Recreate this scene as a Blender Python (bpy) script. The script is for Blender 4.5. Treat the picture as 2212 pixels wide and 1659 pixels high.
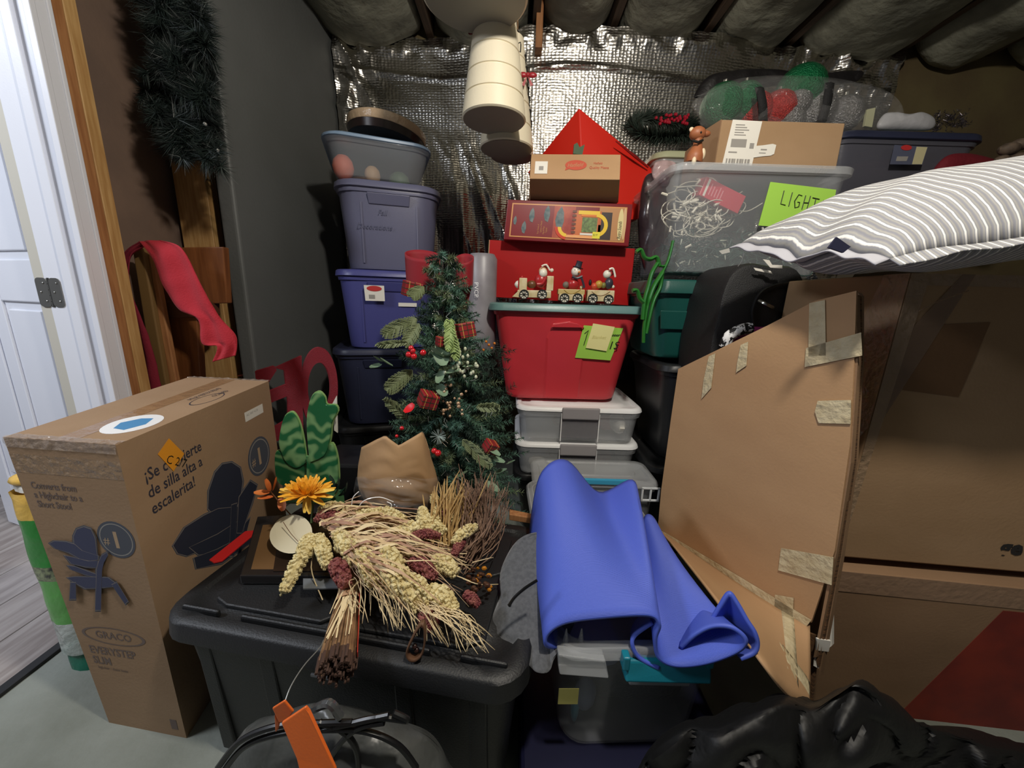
import bpy, math, random
from mathutils import Vector, Matrix, noise
R = random.Random(7)
sc = bpy.context.scene
for o in list(bpy.data.objects): bpy.data.objects.remove(o)
col = sc.collection
V = Vector
# ------------------------------------------------------------ camera
F, CX, CY, H = 800.0, 1106.0, 829.5, 1.05
_p, _r = math.radians(12.9), math.radians(1.7)
FW = V((0, math.cos(_p), -math.sin(_p))); UP0 = V((0, math.sin(_p), math.cos(_p))); RT0 = V((1, 0, 0))
RT = RT0 * math.cos(_r) + UP0 * math.sin(_r); UP = UP0 * math.cos(_r) - RT0 * math.sin(_r)
CAM = V((0, 0, H))
def at(px, py, Y):            # a photo pixel at forward distance Y (metres) -> point
    v = FW + RT * ((px - CX) / F) - UP * ((py - CY) / F)
    return CAM + v * (Y / v.y)
def atz(px, py, z):           # a photo pixel at height z -> point
    v = FW + RT * ((px - CX) / F) - UP * ((py - CY) / F)
    return CAM + v * ((z - H) / v.z)
cd = bpy.data.cameras.new('camera'); cam = bpy.data.objects.new('camera', cd); col.objects.link(cam)
cd.sensor_width = 36; cd.lens = 36 * F / 2212; cd.clip_start = 0.02; cd.clip_end = 50
mw = Matrix((RT, UP, -FW)).transposed().to_4x4(); mw.translation = CAM; cam.matrix_world = mw
sc.camera = cam
# ------------------------------------------------------------ light and exposure
w = bpy.data.worlds.new('world'); sc.world = w; w.use_nodes = True
w.node_tree.nodes['Background'].inputs[0].default_value = (0.8, 0.85, 1.0, 1)
w.node_tree.nodes['Background'].inputs[1].default_value = 0.05
def lamp(name, kind, loc, power, color, size, rot=None):
    l = bpy.data.lights.new(name, kind); l.energy = power; l.color = color
    if kind == 'AREA': l.size = size
    else: l.shadow_soft_size = size
    o = bpy.data.objects.new(name, l); o.location = loc; col.objects.link(o)
    if rot: o.rotation_euler = rot
    return o
lamp('ceiling_bulb', 'POINT', (0.30, 0.22, 2.12), 72, (1.0, 0.93, 0.83), 0.045)
lamp('next_room_light', 'AREA', (-2.2, 0.1, 2.3), 42, (0.86, 0.91, 1.0), 0.6, (math.radians(12), math.radians(0), 0))
sc.view_settings.view_transform = 'Standard'; sc.view_settings.look = 'None'
sc.view_settings.gamma = 1; sc.view_settings.use_curve_mapping = False
sc.view_settings.exposure = 0.0
# ------------------------------------------------------------ materials
def lin(c):
    c = c / 255.0
    return c / 12.92 if c <= 0.04045 else ((c + 0.055) / 1.055) ** 2.4
def rgb(c): return (lin(c[0]), lin(c[1]), lin(c[2]), 1)
_M = {}
def mat(name, c, rough=0.5, metal=0.0, c2=None, nscale=8, stretch=(1, 1, 1), bump=0.0, bscale=60, clear=0.0, spec=0.5, mix=0.0, coat=0.0, sheen=0.0, detail=4, ctr=(0.35, 0.65), bstretch=(1, 1, 1)):
    """principled; c2 = second colour mixed by noise; mix = share of plain transparency"""
    if name in _M: return _M[name]
    m = bpy.data.materials.new(name); m.use_nodes = True; nt = m.node_tree; N = nt.nodes; Lk = nt.links
    b = N['Principled BSDF']; b.inputs['Base Color'].default_value = rgb(c)
    b.inputs['Roughness'].default_value = rough; b.inputs['Metallic'].default_value = metal
    b.inputs['Specular IOR Level'].default_value = spec
    if coat: b.inputs['Coat Weight'].default_value = coat; b.inputs['Coat Roughness'].default_value = 0.12
    if sheen: b.inputs['Sheen Weight'].default_value = sheen
    tc = N.new('ShaderNodeTexCoord')
    if c2:
        mp = N.new('ShaderNodeMapping'); mp.inputs['Scale'].default_value = stretch
        nz = N.new('ShaderNodeTexNoise'); nz.inputs['Scale'].default_value = nscale; nz.inputs['Detail'].default_value = detail
        cr = N.new('ShaderNodeValToRGB'); cr.color_ramp.elements[0].color = rgb(c); cr.color_ramp.elements[1].color = rgb(c2)
        cr.color_ramp.elements[0].position, cr.color_ramp.elements[1].position = ctr
        Lk.new(tc.outputs['Object'], mp.inputs[0]); Lk.new(mp.outputs[0], nz.inputs['Vector'])
        Lk.new(nz.outputs['Fac'], cr.inputs[0]); Lk.new(cr.outputs[0], b.inputs['Base Color'])
    if bump:
        mp2 = N.new('ShaderNodeMapping'); mp2.inputs['Scale'].default_value = bstretch
        nb = N.new('ShaderNodeTexNoise'); nb.inputs['Scale'].default_value = bscale; nb.inputs['Detail'].default_value = 3
        bp = N.new('ShaderNodeBump'); bp.inputs['Strength'].default_value = bump; bp.inputs['Distance'].default_value = 0.01
        Lk.new(tc.outputs['Object'], mp2.inputs[0]); Lk.new(mp2.outputs[0], nb.inputs['Vector'])
        Lk.new(nb.outputs['Fac'], bp.inputs['Height']); Lk.new(bp.outputs[0], b.inputs['Normal'])
    if mix:
        tr = N.new('ShaderNodeBsdfTransparent'); mx = N.new('ShaderNodeMixShader'); mx.inputs[0].default_value = 1 - mix
        Lk.new(tr.outputs[0], mx.inputs[1]); Lk.new(b.outputs[0], mx.inputs[2])
        Lk.new(mx.outputs[0], N['Material Output'].inputs[0])
    _M[name] = m
    return m
def plastic(n, c, rough=0.38, **k): return mat(n, c, rough, bump=k.pop('bump', 0.05), bscale=k.pop('bscale', 300), **k)
def card(n, c, c2): return mat(n, c, 0.8, c2=c2, nscale=3, stretch=(1, 1, 2), bump=0.06, bscale=160, bstretch=(1, 1, 1), spec=0.2)
CARD = card('cardboard', (158, 128, 96), (168, 138, 106))
CARD2 = card('cardboard_light', (176, 140, 104), (186, 150, 112))
CARD3 = card('cardboard_dark', (136, 108, 82), (150, 120, 92))
FLUTE = mat('cardboard_edge', (128, 92, 58), 0.9, c2=(60, 40, 24), nscale=160, stretch=(.2, .2, 3))
TAPE = mat('clear_packing_tape', (176, 148, 118), 0.14, mix=0.35, bump=0.5, bscale=60, spec=0.8)
MASK = mat('cream_masking_tape', (192, 176, 140), 0.6, c2=(205, 192, 158), nscale=40, bump=0.5, bscale=60)
CLEAR = mat('clear_plastic', (196, 200, 204), 0.2, mix=0.85, bump=0.05, bscale=60, spec=0.7)
MILKY = mat('milky_plastic', (214, 217, 219), 0.3, mix=0.68, bump=0.04, bscale=80, spec=0.6)
CELLO = mat('cellophane', (215, 215, 215), 0.06, mix=0.94, bump=0.9, bscale=22, spec=1.0)
SILVER = mat('silver_foil', (205, 203, 200), 0.2, metal=1.0, bump=0.25, bscale=26)
BLACK = plastic('black_plastic', (24, 25, 27), 0.42)
BLACK2 = mat('black_cloth', (22, 22, 24), 0.85, bump=0.4, bscale=120)
NAVY = plastic('navy_plastic', (44, 48, 70), 0.4)
BLUEV = plastic('violet_blue_plastic', (74, 76, 136), 0.38)
GREYV = plastic('grey_violet_plastic', (102, 103, 128), 0.4)
REDP = plastic('red_plastic', (204, 56, 64), 0.32)
TEALG = plastic('grey_green_plastic', (104, 140, 138), 0.35)
GREENP = plastic('dark_green_plastic', (24, 78, 72), 0.35)
WHITE = plastic('white_plastic', (246, 246, 246), 0.35)
GREYP = plastic('grey_plastic', (158, 154, 156), 0.35)
PAPER = mat('white_paper', (228, 224, 214), 0.7)
INK = mat('dark_print', (48, 46, 58), 0.75)
INK2 = mat('grey_print', (112, 96, 88), 0.75)
GINK = mat('pale_print', (150, 146, 140), 0.75)
MARK = mat('black_marker', (16, 18, 14), 0.6)
LIME = mat('lime_paper', (164, 214, 82), 0.7)
YELL = mat('yellow_note', (240, 232, 160), 0.7)
WPAINT = mat('white_paint', (226, 228, 236), 0.38, bump=0.03, bscale=200)
PINE = mat('pine_wood', (176, 124, 78), 0.6, c2=(150, 98, 58), nscale=7, stretch=(14, 14, 1), bump=0.1, bscale=60)
PINE2 = mat('pine_wood_pale', (200, 160, 104), 0.6, c2=(176, 132, 78), nscale=7, stretch=(14, 14, 1), bump=0.1, bscale=60)
BROWNW = mat('brown_wood', (134, 82, 44), 0.45, c2=(110, 64, 32), nscale=5, stretch=(12, 12, 1), bump=0.05)
CHROME = mat('satin_nickel', (150, 148, 142), 0.3, metal=1.0)
STEEL = mat('steel_wire', (150, 150, 150), 0.35, metal=1.0)
# ------------------------------------------------------------ mesh builder
WO = {}
class MB:
    def __init__(s): s.v = []; s.f = []; s.uv = {}
    def add(s, vs, fs):
        b = len(s.v); s.v += [V(p) for p in vs]; s.f += [tuple(i + b for i in f) for f in fs]; return b
    def hexa(s, p):
        s.add(p, [(0, 3, 2, 1), (4, 5, 6, 7), (0, 1, 5, 4), (1, 2, 6, 5), (2, 3, 7, 6), (3, 0, 4, 7)]); return s
    def box(s, c, d, rot=None):
        c = V(c); M3 = rot or Matrix.Identity(3); x, y, z = d[0] / 2, d[1] / 2, d[2] / 2
        return s.hexa([c + M3 @ V(q) for q in ((-x, -y, -z), (x, -y, -z), (x, y, -z), (-x, y, -z), (-x, -y, z), (x, -y, z), (x, y, z), (-x, y, z))])
    def tube(s, pts, r, n=6, cap=True, flat=1.0):
        pts = [V(p) for p in pts]; m = len(pts); rr = r if isinstance(r, (list, tuple)) else [r] * m
        up = V((0, 0, 1)); rings = []
        pa = None
        for i, p in enumerate(pts):
            t = (pts[min(i + 1, m - 1)] - pts[max(i - 1, 0)])
            t = t.normalized() if t.length > 1e-9 else V((0, 0, 1))
            if pa is None: a = t.cross(up if abs(t.z) < .9 else V((1, 0, 0))).normalized()
            else: a = (pa - t * pa.dot(t)); a = a.normalized() if a.length > 1e-6 else t.orthogonal().normalized()
            pa = a; bq = t.cross(a)
            rings += [p + (a * math.cos(2 * math.pi * k / n) + bq * math.sin(2 * math.pi * k / n) * flat) * rr[i] for k in range(n)]
        fs = []
        for i in range(m - 1):
            for k in range(n):
                k2 = (k + 1) % n
                fs.append((i * n + k, i * n + k2, (i + 1) * n + k2, (i + 1) * n + k))
        if cap: fs.append(tuple(range(n))[::-1]); fs.append(tuple((m - 1) * n + k for k in range(n)))
        s.add(rings, fs); return s
    def loft(s, rings, cap0=True, cap1=True):
        n = len(rings[0]); vs = [p for r in rings for p in r]; fs = []
        for i in range(len(rings) - 1):
            for k in range(n):
                k2 = (k + 1) % n
                fs.append((i * n + k, i * n + k2, (i + 1) * n + k2, (i + 1) * n + k))
        if cap0: fs.append(tuple(range(n))[::-1])
        if cap1: fs.append(tuple((len(rings) - 1) * n + k for k in range(n)))
        s.add(vs, fs); return s
    def lathe(s, prof, c=(0, 0, 0), M3=None, n=24, cap0=True, cap1=True):
        c = V(c); M3 = M3 or Matrix.Identity(3)
        return s.loft([[c + M3 @ V((r * math.cos(2 * math.pi * k / n), r * math.sin(2 * math.pi * k / n), z)) for k in range(n)] for r, z in prof], cap0, cap1)
    def ball(s, c, r, n=8, sq=(1, 1, 1)):
        c = V(c); h = n // 2 + 1; rings = []
        for i in range(h + 1):
            a = math.pi * i / h; rr = max(math.sin(a), .02) * r
            rings.append([c + V((rr * math.cos(2 * math.pi * k / n) * sq[0], rr * math.sin(2 * math.pi * k / n) * sq[1], -math.cos(a) * r * sq[2])) for k in range(n)])
        return s.loft(rings)
    def grid(s, fn, nu, nv, uv=False):
        b = len(s.v)
        for j in range(nv + 1):
            for i in range(nu + 1):
                s.v.append(V(fn(i / nu, j / nv)))
                if uv: s.uv[len(s.v) - 1] = (i / nu, j / nv)
        for j in range(nv):
            for i in range(nu):
                a = b + j * (nu + 1) + i; s.f.append((a, a + 1, a + nu + 2, a + nu + 1))
        return s
    def prism(s, poly, off):
        off = V(off); n = len(poly); poly = [V(p) for p in poly]
        fs = [tuple(range(n))[::-1], tuple(range(n, 2 * n))] + [(k, (k + 1) % n, n + (k + 1) % n, n + k) for k in range(n)]
        s.add(poly + [p + off for p in poly], fs); return s
    def build(s, name, m, parent=None, smooth=False, bevel=0, solid=0, sub=0, kind=None, label=None, loc=None, segs=2):
        me = bpy.data.meshes.new(name)
        if parent is not None: O = WO[parent.name]
        else:
            if loc is None:
                n = len(s.v); lo = [min(v[k] for v in s.v) for k in range(3)]; hi = [max(v[k] for v in s.v) for k in range(3)]
                loc = V(((lo[0] + hi[0]) / 2, (lo[1] + hi[1]) / 2, lo[2]))
            O = V(loc)
        me.from_pydata([tuple(v - O) for v in s.v], [], s.f)
        if s.uv:
            ul = me.uv_layers.new(name='UVMap')
            for lp in me.loops: ul.data[lp.index].uv = s.uv.get(lp.vertex_index, (0, 0))
        me.materials.append(m)
        if smooth:
            me.polygons.foreach_set('use_smooth', [True] * len(me.polygons))
        me.update(); me.validate()
        o = bpy.data.objects.new(name, me); col.objects.link(o)
        WO[o.name] = O
        if parent is not None: o.parent = parent
        else: o.location = O
        if smooth and not sub:
            try: me.set_sharp_from_angle(angle=math.radians(42))
            except Exception: pass
        if solid:
            q = o.modifiers.new('thickness', 'SOLIDIFY'); q.thickness = solid; q.offset = 0
        if bevel:
            q = o.modifiers.new('bevel', 'BEVEL'); q.width = bevel; q.segments = segs; q.limit_method = 'ANGLE'; q.angle_limit = math.radians(40)
        if sub:
            q = o.modifiers.new('subsurf', 'SUBSURF'); q.levels = sub; q.render_levels = sub
        if kind: o['kind'] = kind
        if label: o['label'] = label
        return o
def tag(o, label, cat, group=None):
    o['label'] = label; o['category'] = cat
    if group: o['group'] = group
    return o
def thing(name, label, cat, loc, group=None):
    o = bpy.data.objects.new(name, None); o.empty_display_size = 0.05; col.objects.link(o)
    o.location = V(loc); WO[o.name] = V(loc); return tag(o, label, cat, group)
def struct(o): o['kind'] = 'structure'; return o
def bil(TL, TR, BR, BL):
    """point on a face: u to the right, v downwards, d outwards"""
    TL, TR, BR, BL = map(V, (TL, TR, BR, BL)); n = (BL - TL).cross(TR - TL).normalized()
    def f(u, v, d=0.0):
        return (TL * (1 - u) + TR * u) * (1 - v) + (BL * (1 - u) + BR * u) * v + n * d
    return f
def plate(f, u0, v0, u1, v1, off, th, name, m, parent, poly=None, **k):
    P = poly or [(u0, v0), (u1, v0), (u1, v1), (u0, v1)]
    mb = MB(); n = len(P)
    mb.add([f(a, b, off) for a, b in P] + [f(a, b, off + th) for a, b in P],
           [tuple(range(n)), tuple(range(n, 2 * n))[::-1]] + [(i, n + i, n + (i + 1) % n, (i + 1) % n) for i in range(n)])
    return mb.build(name, m, parent, **k)
def text(s, f, u, v, hv, name, m, parent, su=None, off=0.0012, align='LEFT', rot=0, bold=0.0, shear=0.0, asp=1.0, th=0.0004):
    """text on a face; hv = cap height as a share of v; asp = (face width / face height) of u,v units"""
    cu = bpy.data.curves.new('t', 'FONT'); cu.body = s; cu.align_x = align; cu.size = 1.0; cu.offset = bold; cu.shear = shear; cu.resolution_u = 2
    ob = bpy.data.objects.new('t', cu); col.objects.link(ob); bpy.context.view_layer.update()
    me = bpy.data.meshes.new_from_object(ob.evaluated_get(bpy.context.evaluated_depsgraph_get())); bpy.data.objects.remove(ob)
    k = hv / 0.7; c, q = math.cos(rot), math.sin(rot); mb = MB(); vs = []
    for d in (off,):
        for p in me.vertices:
            x, y = p.co.x * k * (su or 1), p.co.y * k
            x, y = x * c - y * q, x * q + y * c
            vs.append(f(u + x / asp, v - y, d))
    mb.add(vs, [tuple(p.vertices) for p in me.polygons])
    return mb.build(name, m, parent)
def strokes(lines, f, u0, v0, su, sv, r, name, m, parent, off=0.001):
    mb = MB()
    for ln in lines: mb.tube([f(u0 + a * su, v0 + b * sv, off) for a, b in ln], r, 5, flat=1)
    return mb.build(name, m, parent)
def ellipse(cu, cv, ru, rv, n=28, a0=0): return [(cu + ru * math.cos(2 * math.pi * k / n + a0), cv + rv * math.sin(2 * math.pi * k / n + a0)) for k in range(n)]
def ringplate(f, cu, cv, ru, rv, wdt, off, name, m, parent, n=36):
    mb = MB(); vs = []
    for k in range(n):
        a = 2 * math.pi * k / n
        vs += [f(cu + ru * math.cos(a), cv + rv * math.sin(a), off), f(cu + ru * (1 - wdt) * math.cos(a), cv + rv * (1 - wdt) * math.sin(a), off)]
    mb.add(vs, [(2 * k, 2 * k + 1, (2 * k + 3) % (2 * n), (2 * k + 2) % (2 * n)) for k in range(n)])
    return mb.build(name, m, parent)
def rrect(cx, cy, hw, hd, r, z, ux, uy, O, n=5):
    r = min(r, hw * .98, hd * .98); out = []
    for sx, sy, a0 in ((1, 1, 0), (-1, 1, 90), (-1, -1, 180), (1, -1, 270)):
        for k in range(n + 1):
            a = math.radians(a0 + 90 * k / n)
            x = cx + sx * (hw - r) + r * math.cos(a); y = cy + sy * (hd - r) + r * math.sin(a)
            out.append(O + ux * x + uy * y + V((0, 0, z)))
    return out
def frame(yaw):
    a = math.radians(yaw); return V((math.cos(a), math.sin(a), 0)), V((-math.sin(a), math.cos(a), 0))
def tub(name, label, cat, fl, W, D, Hh, yaw, m, lidm=None, taper=0.06, r=0.05, lid=True, group=None, ribs=0, handle='grip', lidh=0.03, over=0.008, wall=0.004, rim=True, tz=None):
    """storage tub. fl = front-left corner of the rim (world, at the BASE height); W across the front, D deep"""
    ux, uy = frame(yaw); fl = V(fl); O = fl + ux * (W / 2) + uy * (D / 2); hw, hd = W / 2, D / 2
    t = thing(name, label, cat, O, group)
    k = lambda z: 1 - 1 * (1 - z / Hh)
    def ring(z, ins, rr=r): return rrect(0, 0, hw - ins - taper * (1 - z / Hh), hd - ins - taper * .8 * (1 - z / Hh), rr, z, ux, uy, O)
    b = MB(); top = Hh - (lidh * .6 if lid else 0)
    b.loft([ring(0, 0.010), ring(0.006, 0.002), ring(0.02, 0), ring(top - .03, 0), ring(top - .028, -0.006), ring(top - .004, -0.008), ring(top, -0.006), ring(top, wall), ring(top - .03, wall), ring(.01, wall), ring(.008, wall + .01)])
    body = b.build('body', m, t, smooth=True)
    if ribs:
        for s in range(-ribs, ribs + 1):
            if abs(s) < .5 * (ribs % 2): continue
            x = s * W * .8 / (2 * ribs + 1) ; q = MB()
            for z0, z1 in ((.03, top - .07),):
                y0 = -(hd - taper * .8 * (1 - z0 / Hh)); y1 = -(hd - taper * .8 * (1 - z1 / Hh))
                P = lambda x_, y_, z_: O + ux * x_ + uy * y_ + V((0, 0, z_))
                a = .004
                q.hexa([P(x - a, y0 - .003, z0), P(x + a, y0 - .003, z0), P(x + a, y0 + .004, z0), P(x - a, y0 + .004, z0), P(x - a, y1 - .003, z1), P(x + a, y1 - .003, z1), P(x + a, y1 + .004, z1), P(x - a, y1 + .004, z1)])
            q.build('rib', m, t, bevel=.001)
    if handle == 'grip':
        P = lambda x_, y_, z_: O + ux * x_ + uy * y_ + V((0, 0, z_)); g = MB(); w_ = min(.085, hw * .45); yy = -(hd - taper * .8 * (1 - (top - .05) / Hh))
        g.hexa([P(-w_, yy - .004, top - .075), P(w_, yy - .004, top - .075), P(w_, yy + .01, top - .075), P(-w_, yy + .01, top - .075), P(-w_ - .005, yy - .020, top - .032), P(w_ + .005, yy - .020, top - .032), P(w_ + .005, yy + .01, top - .032), P(-w_ - .005, yy + .01, top - .032)])
        g.build('grip', m, t, bevel=.003)
    if lid:
        lm = lidm or m; L = MB(); z0 = Hh - lidh; o_ = over
        def lr(z, e, rr=r + .01): return rrect(0, 0, hw + e, hd + e, rr, z, ux, uy, O)
        L.loft([lr(z0, o_ + .004), lr(z0 + .003, o_ + .007), lr(Hh - .006, o_ + .004), lr(Hh, o_ - .002), lr(Hh, -.012), lr(Hh - .007, -.018), lr(Hh - .007, -.05), lr(Hh - .002, -.055)])
        L.build('lid', lm, t, smooth=True)
        for s in (-1, 1):
            q = MB(); y0 = -(hd + o_ + .012)
            P = lambda x_, y_, z_: O + ux * x_ + uy * y_ + V((0, 0, z_))
    fr = lambda z: -(hd - taper * .8 * (1 - z / Hh))
    TL = O + ux * (-(hw - taper * .0)) + uy * fr(top) + V((0, 0, top)); TR = O + ux * hw + uy * fr(top) + V((0, 0, top))
    BR = O + ux * (hw - taper) + uy * fr(0); BL = O + ux * (-(hw - taper)) + uy * fr(0)
    return t, bil(TL, TR, BR, BL), O
def blob(outline, Yf, front, back, name, m, parent=None, nz=0.0, nsc=8, rings=9, smooth=True, power=.5, seg=64, seed=0, cr=0.0, csc=14, **k):
    """closed soft volume whose middle section has the given outline"""
    pts = []; n = len(outline)
    for i in range(n):          # Catmull-Rom through the outline
        p0, p1, p2, p3 = [V((*outline[(i + j) % n], 0)) for j in (-1, 0, 1, 2)]
        kk = max(2, seg // n)
        for q in range(kk):
            t = q / kk
            pts.append(.5 * ((2 * p1) + (-p0 + p2) * t + (2 * p0 - 5 * p1 + 4 * p2 - p3) * t * t + (-p0 + 3 * p1 - 3 * p2 + p3) * t ** 3))
    c = sum(pts, V((0, 0, 0))) / len(pts); mb = MB(); vs = []; m_ = len(pts); Y_ = Yf if callable(Yf) else (lambda a, b: Yf)
    prof = [(i / rings) for i in range(rings + 1)]
    lay = [(1 - q, 1) for q in prof[::-1]][:0]
    seq = [(math.sin(math.pi / 2 * q), -math.cos(math.pi / 2 * q) ** (2 * power)) for q in prof] + [(math.sin(math.pi / 2 * q), math.cos(math.pi / 2 * q) ** (2 * power)) for q in prof[::-1][1:]]
    ringl = []
    for s_, d_ in seq:
        s2 = max(s_, .02); rg = []
        for p in pts:
            x = c.x + (p.x - c.x) * s2; y = c.y + (p.y - c.y) * s2
            Yb = Y_(x, y); off = (front if d_ < 0 else back) * d_
            P = at(x, y, Yb); dirv = (P - CAM); dirv.z = dirv.z * .4; dirv.normalize()
            P = P + dirv * off
            if nz or cr:
                h = noise.noise(P * nsc + V((seed, seed * 2, 0))) * nz
                if cr: h += (abs(noise.noise(P * csc + V((seed, 0, 5)))) ** .7 - .3) * cr
                P = P - dirv * h * (1 if d_ < 0 else -1) * (1 if s_ < .98 else .5)
            rg.append(P)
        ringl.append(rg)
    mb.loft(ringl)
    return mb.build(name, m, parent, smooth=smooth, **k)
def interp(pts, n):
    """smooth polyline through points"""
    out = []; m = len(pts); P = [V(p) for p in pts]
    for i in range(m - 1):
        p0, p1, p2, p3 = P[max(i - 1, 0)], P[i], P[i + 1], P[min(i + 2, m - 1)]
        for q in range(n):
            t = q / n; out.append(.5 * ((2 * p1) + (-p0 + p2) * t + (2 * p0 - 5 * p1 + 4 * p2 - p3) * t * t + (-p0 + 3 * p1 - 3 * p2 + p3) * t ** 3))
    out.append(P[-1]); return out
def ribbon(path, width, name, m, parent, th=.001, n=6, wid_dir=None, **k):
    pts = interp(path, n); mb = MB(); vs = []
    for i, p in enumerate(pts):
        w_ = width[min(int(i / n), len(width) - 1)] if isinstance(width, list) else width
        wd = V(wid_dir) if wid_dir else V((1, 0, 0)); vs += [p - wd * w_ / 2, p + V((0, -.004, .002)) , p + wd * w_ / 2]
    N = len(pts); mb.add(vs, [(3 * i + j, 3 * i + j + 1, 3 * i + j + 4, 3 * i + j + 3) for i in range(N - 1) for j in (0, 1)])
    return mb.build(name, m, parent, solid=th, smooth=True, **k)
def pxbox(name, label, cat, quad, Y, depth, m, group=None, dx=0.0, bevel=.003, bottom=None, parts=True):
    """carton whose front face has these corners (TL,TR,BR,BL) at distance Y"""
    Ys = Y if isinstance(Y, (list, tuple)) else [Y] * 4
    P = [at(*q, y) for q, y in zip(quad, Ys)]; dv = V((dx, depth, 0))
    t = thing(name, label, cat, (P[2] + P[3]) / 2 + dv / 2, group)
    mb = MB(); TL, TR, BR, BL = P
    mb.hexa([BL, BR, BR + dv, BL + dv, TL, TR, TR + dv, TL + dv])
    mb.build('carton', m, t, bevel=bevel)
    return t, bil(TL, TR, BR, BL), P, dv
# ============================================================ SETTING
CONC = mat('concrete', (138, 142, 134), 0.75, c2=(112, 116, 106), nscale=3.5, bump=0.25, bscale=40, detail=8)
fl = MB().box((1.0, .5, -.05), (4.62, 4.2, .1)).build('floor', CONC); struct(fl)
# next room: plank floor
pf = MB().box((-2.4, .6, -.055), (2.16, 3.6, .1)).build('floor', mat('plank_base', (60, 56, 54), .8)); struct(pf)
PL = [mat('plank_%d' % i, c, 0.45, c2=d, nscale=5, stretch=(9, 1, 1), bump=.08, bscale=50, bstretch=(6, 1, 1)) for i, (c, d) in enumerate((((168, 160, 156), (136, 126, 122)), ((152, 143, 139), (172, 164, 160)), ((176, 168, 165), (148, 140, 137))))]
x = -1.335
for i in range(7):
    y = -1.1 - (i * .47) % 1.2
    while y < 2.3:
        y1 = min(y + 1.2, 2.38); y0 = max(y, -1.15)
        if y1 > y0 + .05: MB().box((x - .0875, (y0 + y1) / 2, 0), (.172, y1 - y0 - .003, .012)).build('plank', PL[(i * 2 + int(y * 3)) % 3], pf, bevel=.0015, segs=1)
        y += 1.2
    x -= .175
tr = MB().box((-1.322, .5, .002), (.03, 3.6, .016)).build('trim_1', mat('dark_threshold', (30, 30, 32), .5), bevel=.003); struct(tr)
# ceiling with insulation batts between joists
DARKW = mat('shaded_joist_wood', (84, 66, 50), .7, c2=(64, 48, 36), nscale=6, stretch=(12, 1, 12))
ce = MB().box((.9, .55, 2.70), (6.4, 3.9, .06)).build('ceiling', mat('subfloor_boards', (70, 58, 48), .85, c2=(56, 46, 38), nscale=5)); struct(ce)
BATT = mat('paper_faced_insulation', (146, 146, 130), .7, c2=(110, 110, 98), nscale=6, bump=.9, bscale=22)
gx = [-1.75, -1.17, atz(912, 50, 2.4).x, atz(1160, 40, 2.4).x, atz(1340, 40, 2.4).x, atz(1565, 40, 2.4).x, atz(1790, 40, 2.4).x, 2.1, 2.6, 3.1]
for i, g in enumerate(gx):
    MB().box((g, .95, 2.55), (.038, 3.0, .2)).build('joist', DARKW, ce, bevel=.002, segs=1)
for i in range(len(gx) - 1):
    a, b_ = gx[i] + .025, gx[i + 1] - .025
    def fn(u, v, a=a, b_=b_, i=i):
        x = a + (b_ - a) * u; y = -.5 + 2.90 * v
        e = (4 * u * (1 - u)) ** .45
        s = noise.noise(V((x * 3, y * 2.2, i * 3))) * .045 + noise.noise(V((x * 9, y * 7, i))) * .018
        return (x, y, 2.55 - (.155 + s) * e - (.05 if i > 5 else 0) * u)
    MB().grid(fn, 22, 80).build('insulation_batt', BATT, ce, smooth=True, solid=.004)
# back wall and the room behind the camera
wb = MB().box((.9, 2.5, 1.33), (6.4, .1, 2.66)).build('wall_back', mat('olive_brown_board', (112, 100, 66), .8, c2=(96, 80, 56), nscale=3, bump=.1, bscale=60)); struct(wb)
wr = MB().box((3.35, .5, 1.33), (.1, 4.2, 2.66)).build('wall_right', mat('plain_wall', (120, 112, 100), .85)); struct(wr)
nw = MB().box((-3.53, .6, 1.3), (.1, 3.6, 2.6)).build('wall_next_room', mat('pale_grey_wall', (170, 172, 176), .7)); struct(nw)
nw = MB().box((-2.47, 2.44, 1.3), (2.02, .1, 2.6)).build('wall_next_room_back', mat('pale_grey_wall', ()), None); struct(nw)
# grey partition panel
gl = [at(545, 860, 1.55), at(735, 860, 2.42)]
gp = MB(); A = V((-1.118, 1.58, 0)); B = V((-1.055, 2.44, 0)); d_ = (B - A).normalized(); n_ = V((d_.y, -d_.x, 0)); hz = V((0, 0, 2.5))
gp.hexa([A - n_ * .07, A, B, B - n_ * .07, A - n_ * .07 + hz, A + hz, B + hz, B - n_ * .07 + hz])
GREYW = mat('grey_painted_panel', (98, 100, 99), .6, c2=(90, 92, 90), nscale=2, bump=.12, bscale=80)
wd = gp.build('wall_divider', GREYW, bevel=.012, segs=3); struct(wd)
# ---- left wall: studs, backing, door frame, door
JY = 1.22
WL = MB().box((-1.46, 1.86, 1.33), (.06, 1.16, 2.66)).build('wall_left', mat('brown_board_backing', (128, 104, 88), .85, c2=(112, 92, 80), nscale=4, bump=.1, bscale=90)); struct(WL)
for y0, m_ in ((JY + .012, PINE), (JY + .052, PINE2)):
    MB().box((-1.365, y0 + .019, 1.25), (.089, .038, 2.5)).build('stud', m_, WL, bevel=.002, segs=1)
zt = at(428, 335, 1.66).z
MB().box((-1.335, 1.672, zt / 2), (.13, .06, zt)).build('stud', PINE2, WL, bevel=.002, segs=1)
MB().box((-1.33, 1.78, 1.25), (.05, .1, 2.5)).build('stud', BLACK2, WL, bevel=.002, segs=1)  # black stud: shade of the unlit gap put into its colour
MB().box((-1.38, 2.09, 1.25), (.06, .7, 2.5)).build('unlit_gap_board', mat('unlit_gap_black', (26, 26, 28), .9), WL)  # black board stands for the dark of the unlit gap
fr = MB()
fr.box((-1.40, JY - .01, 1.05), (.165, .02, 2.1))
f1 = fr.build('trim_2', WPAINT, bevel=.002); struct(f1)
MB().box((-1.395, JY - .026, 1.05), (.032, .012, 2.1)).build('door_stop', WPAINT, f1, bevel=.003)
q = MB()
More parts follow.
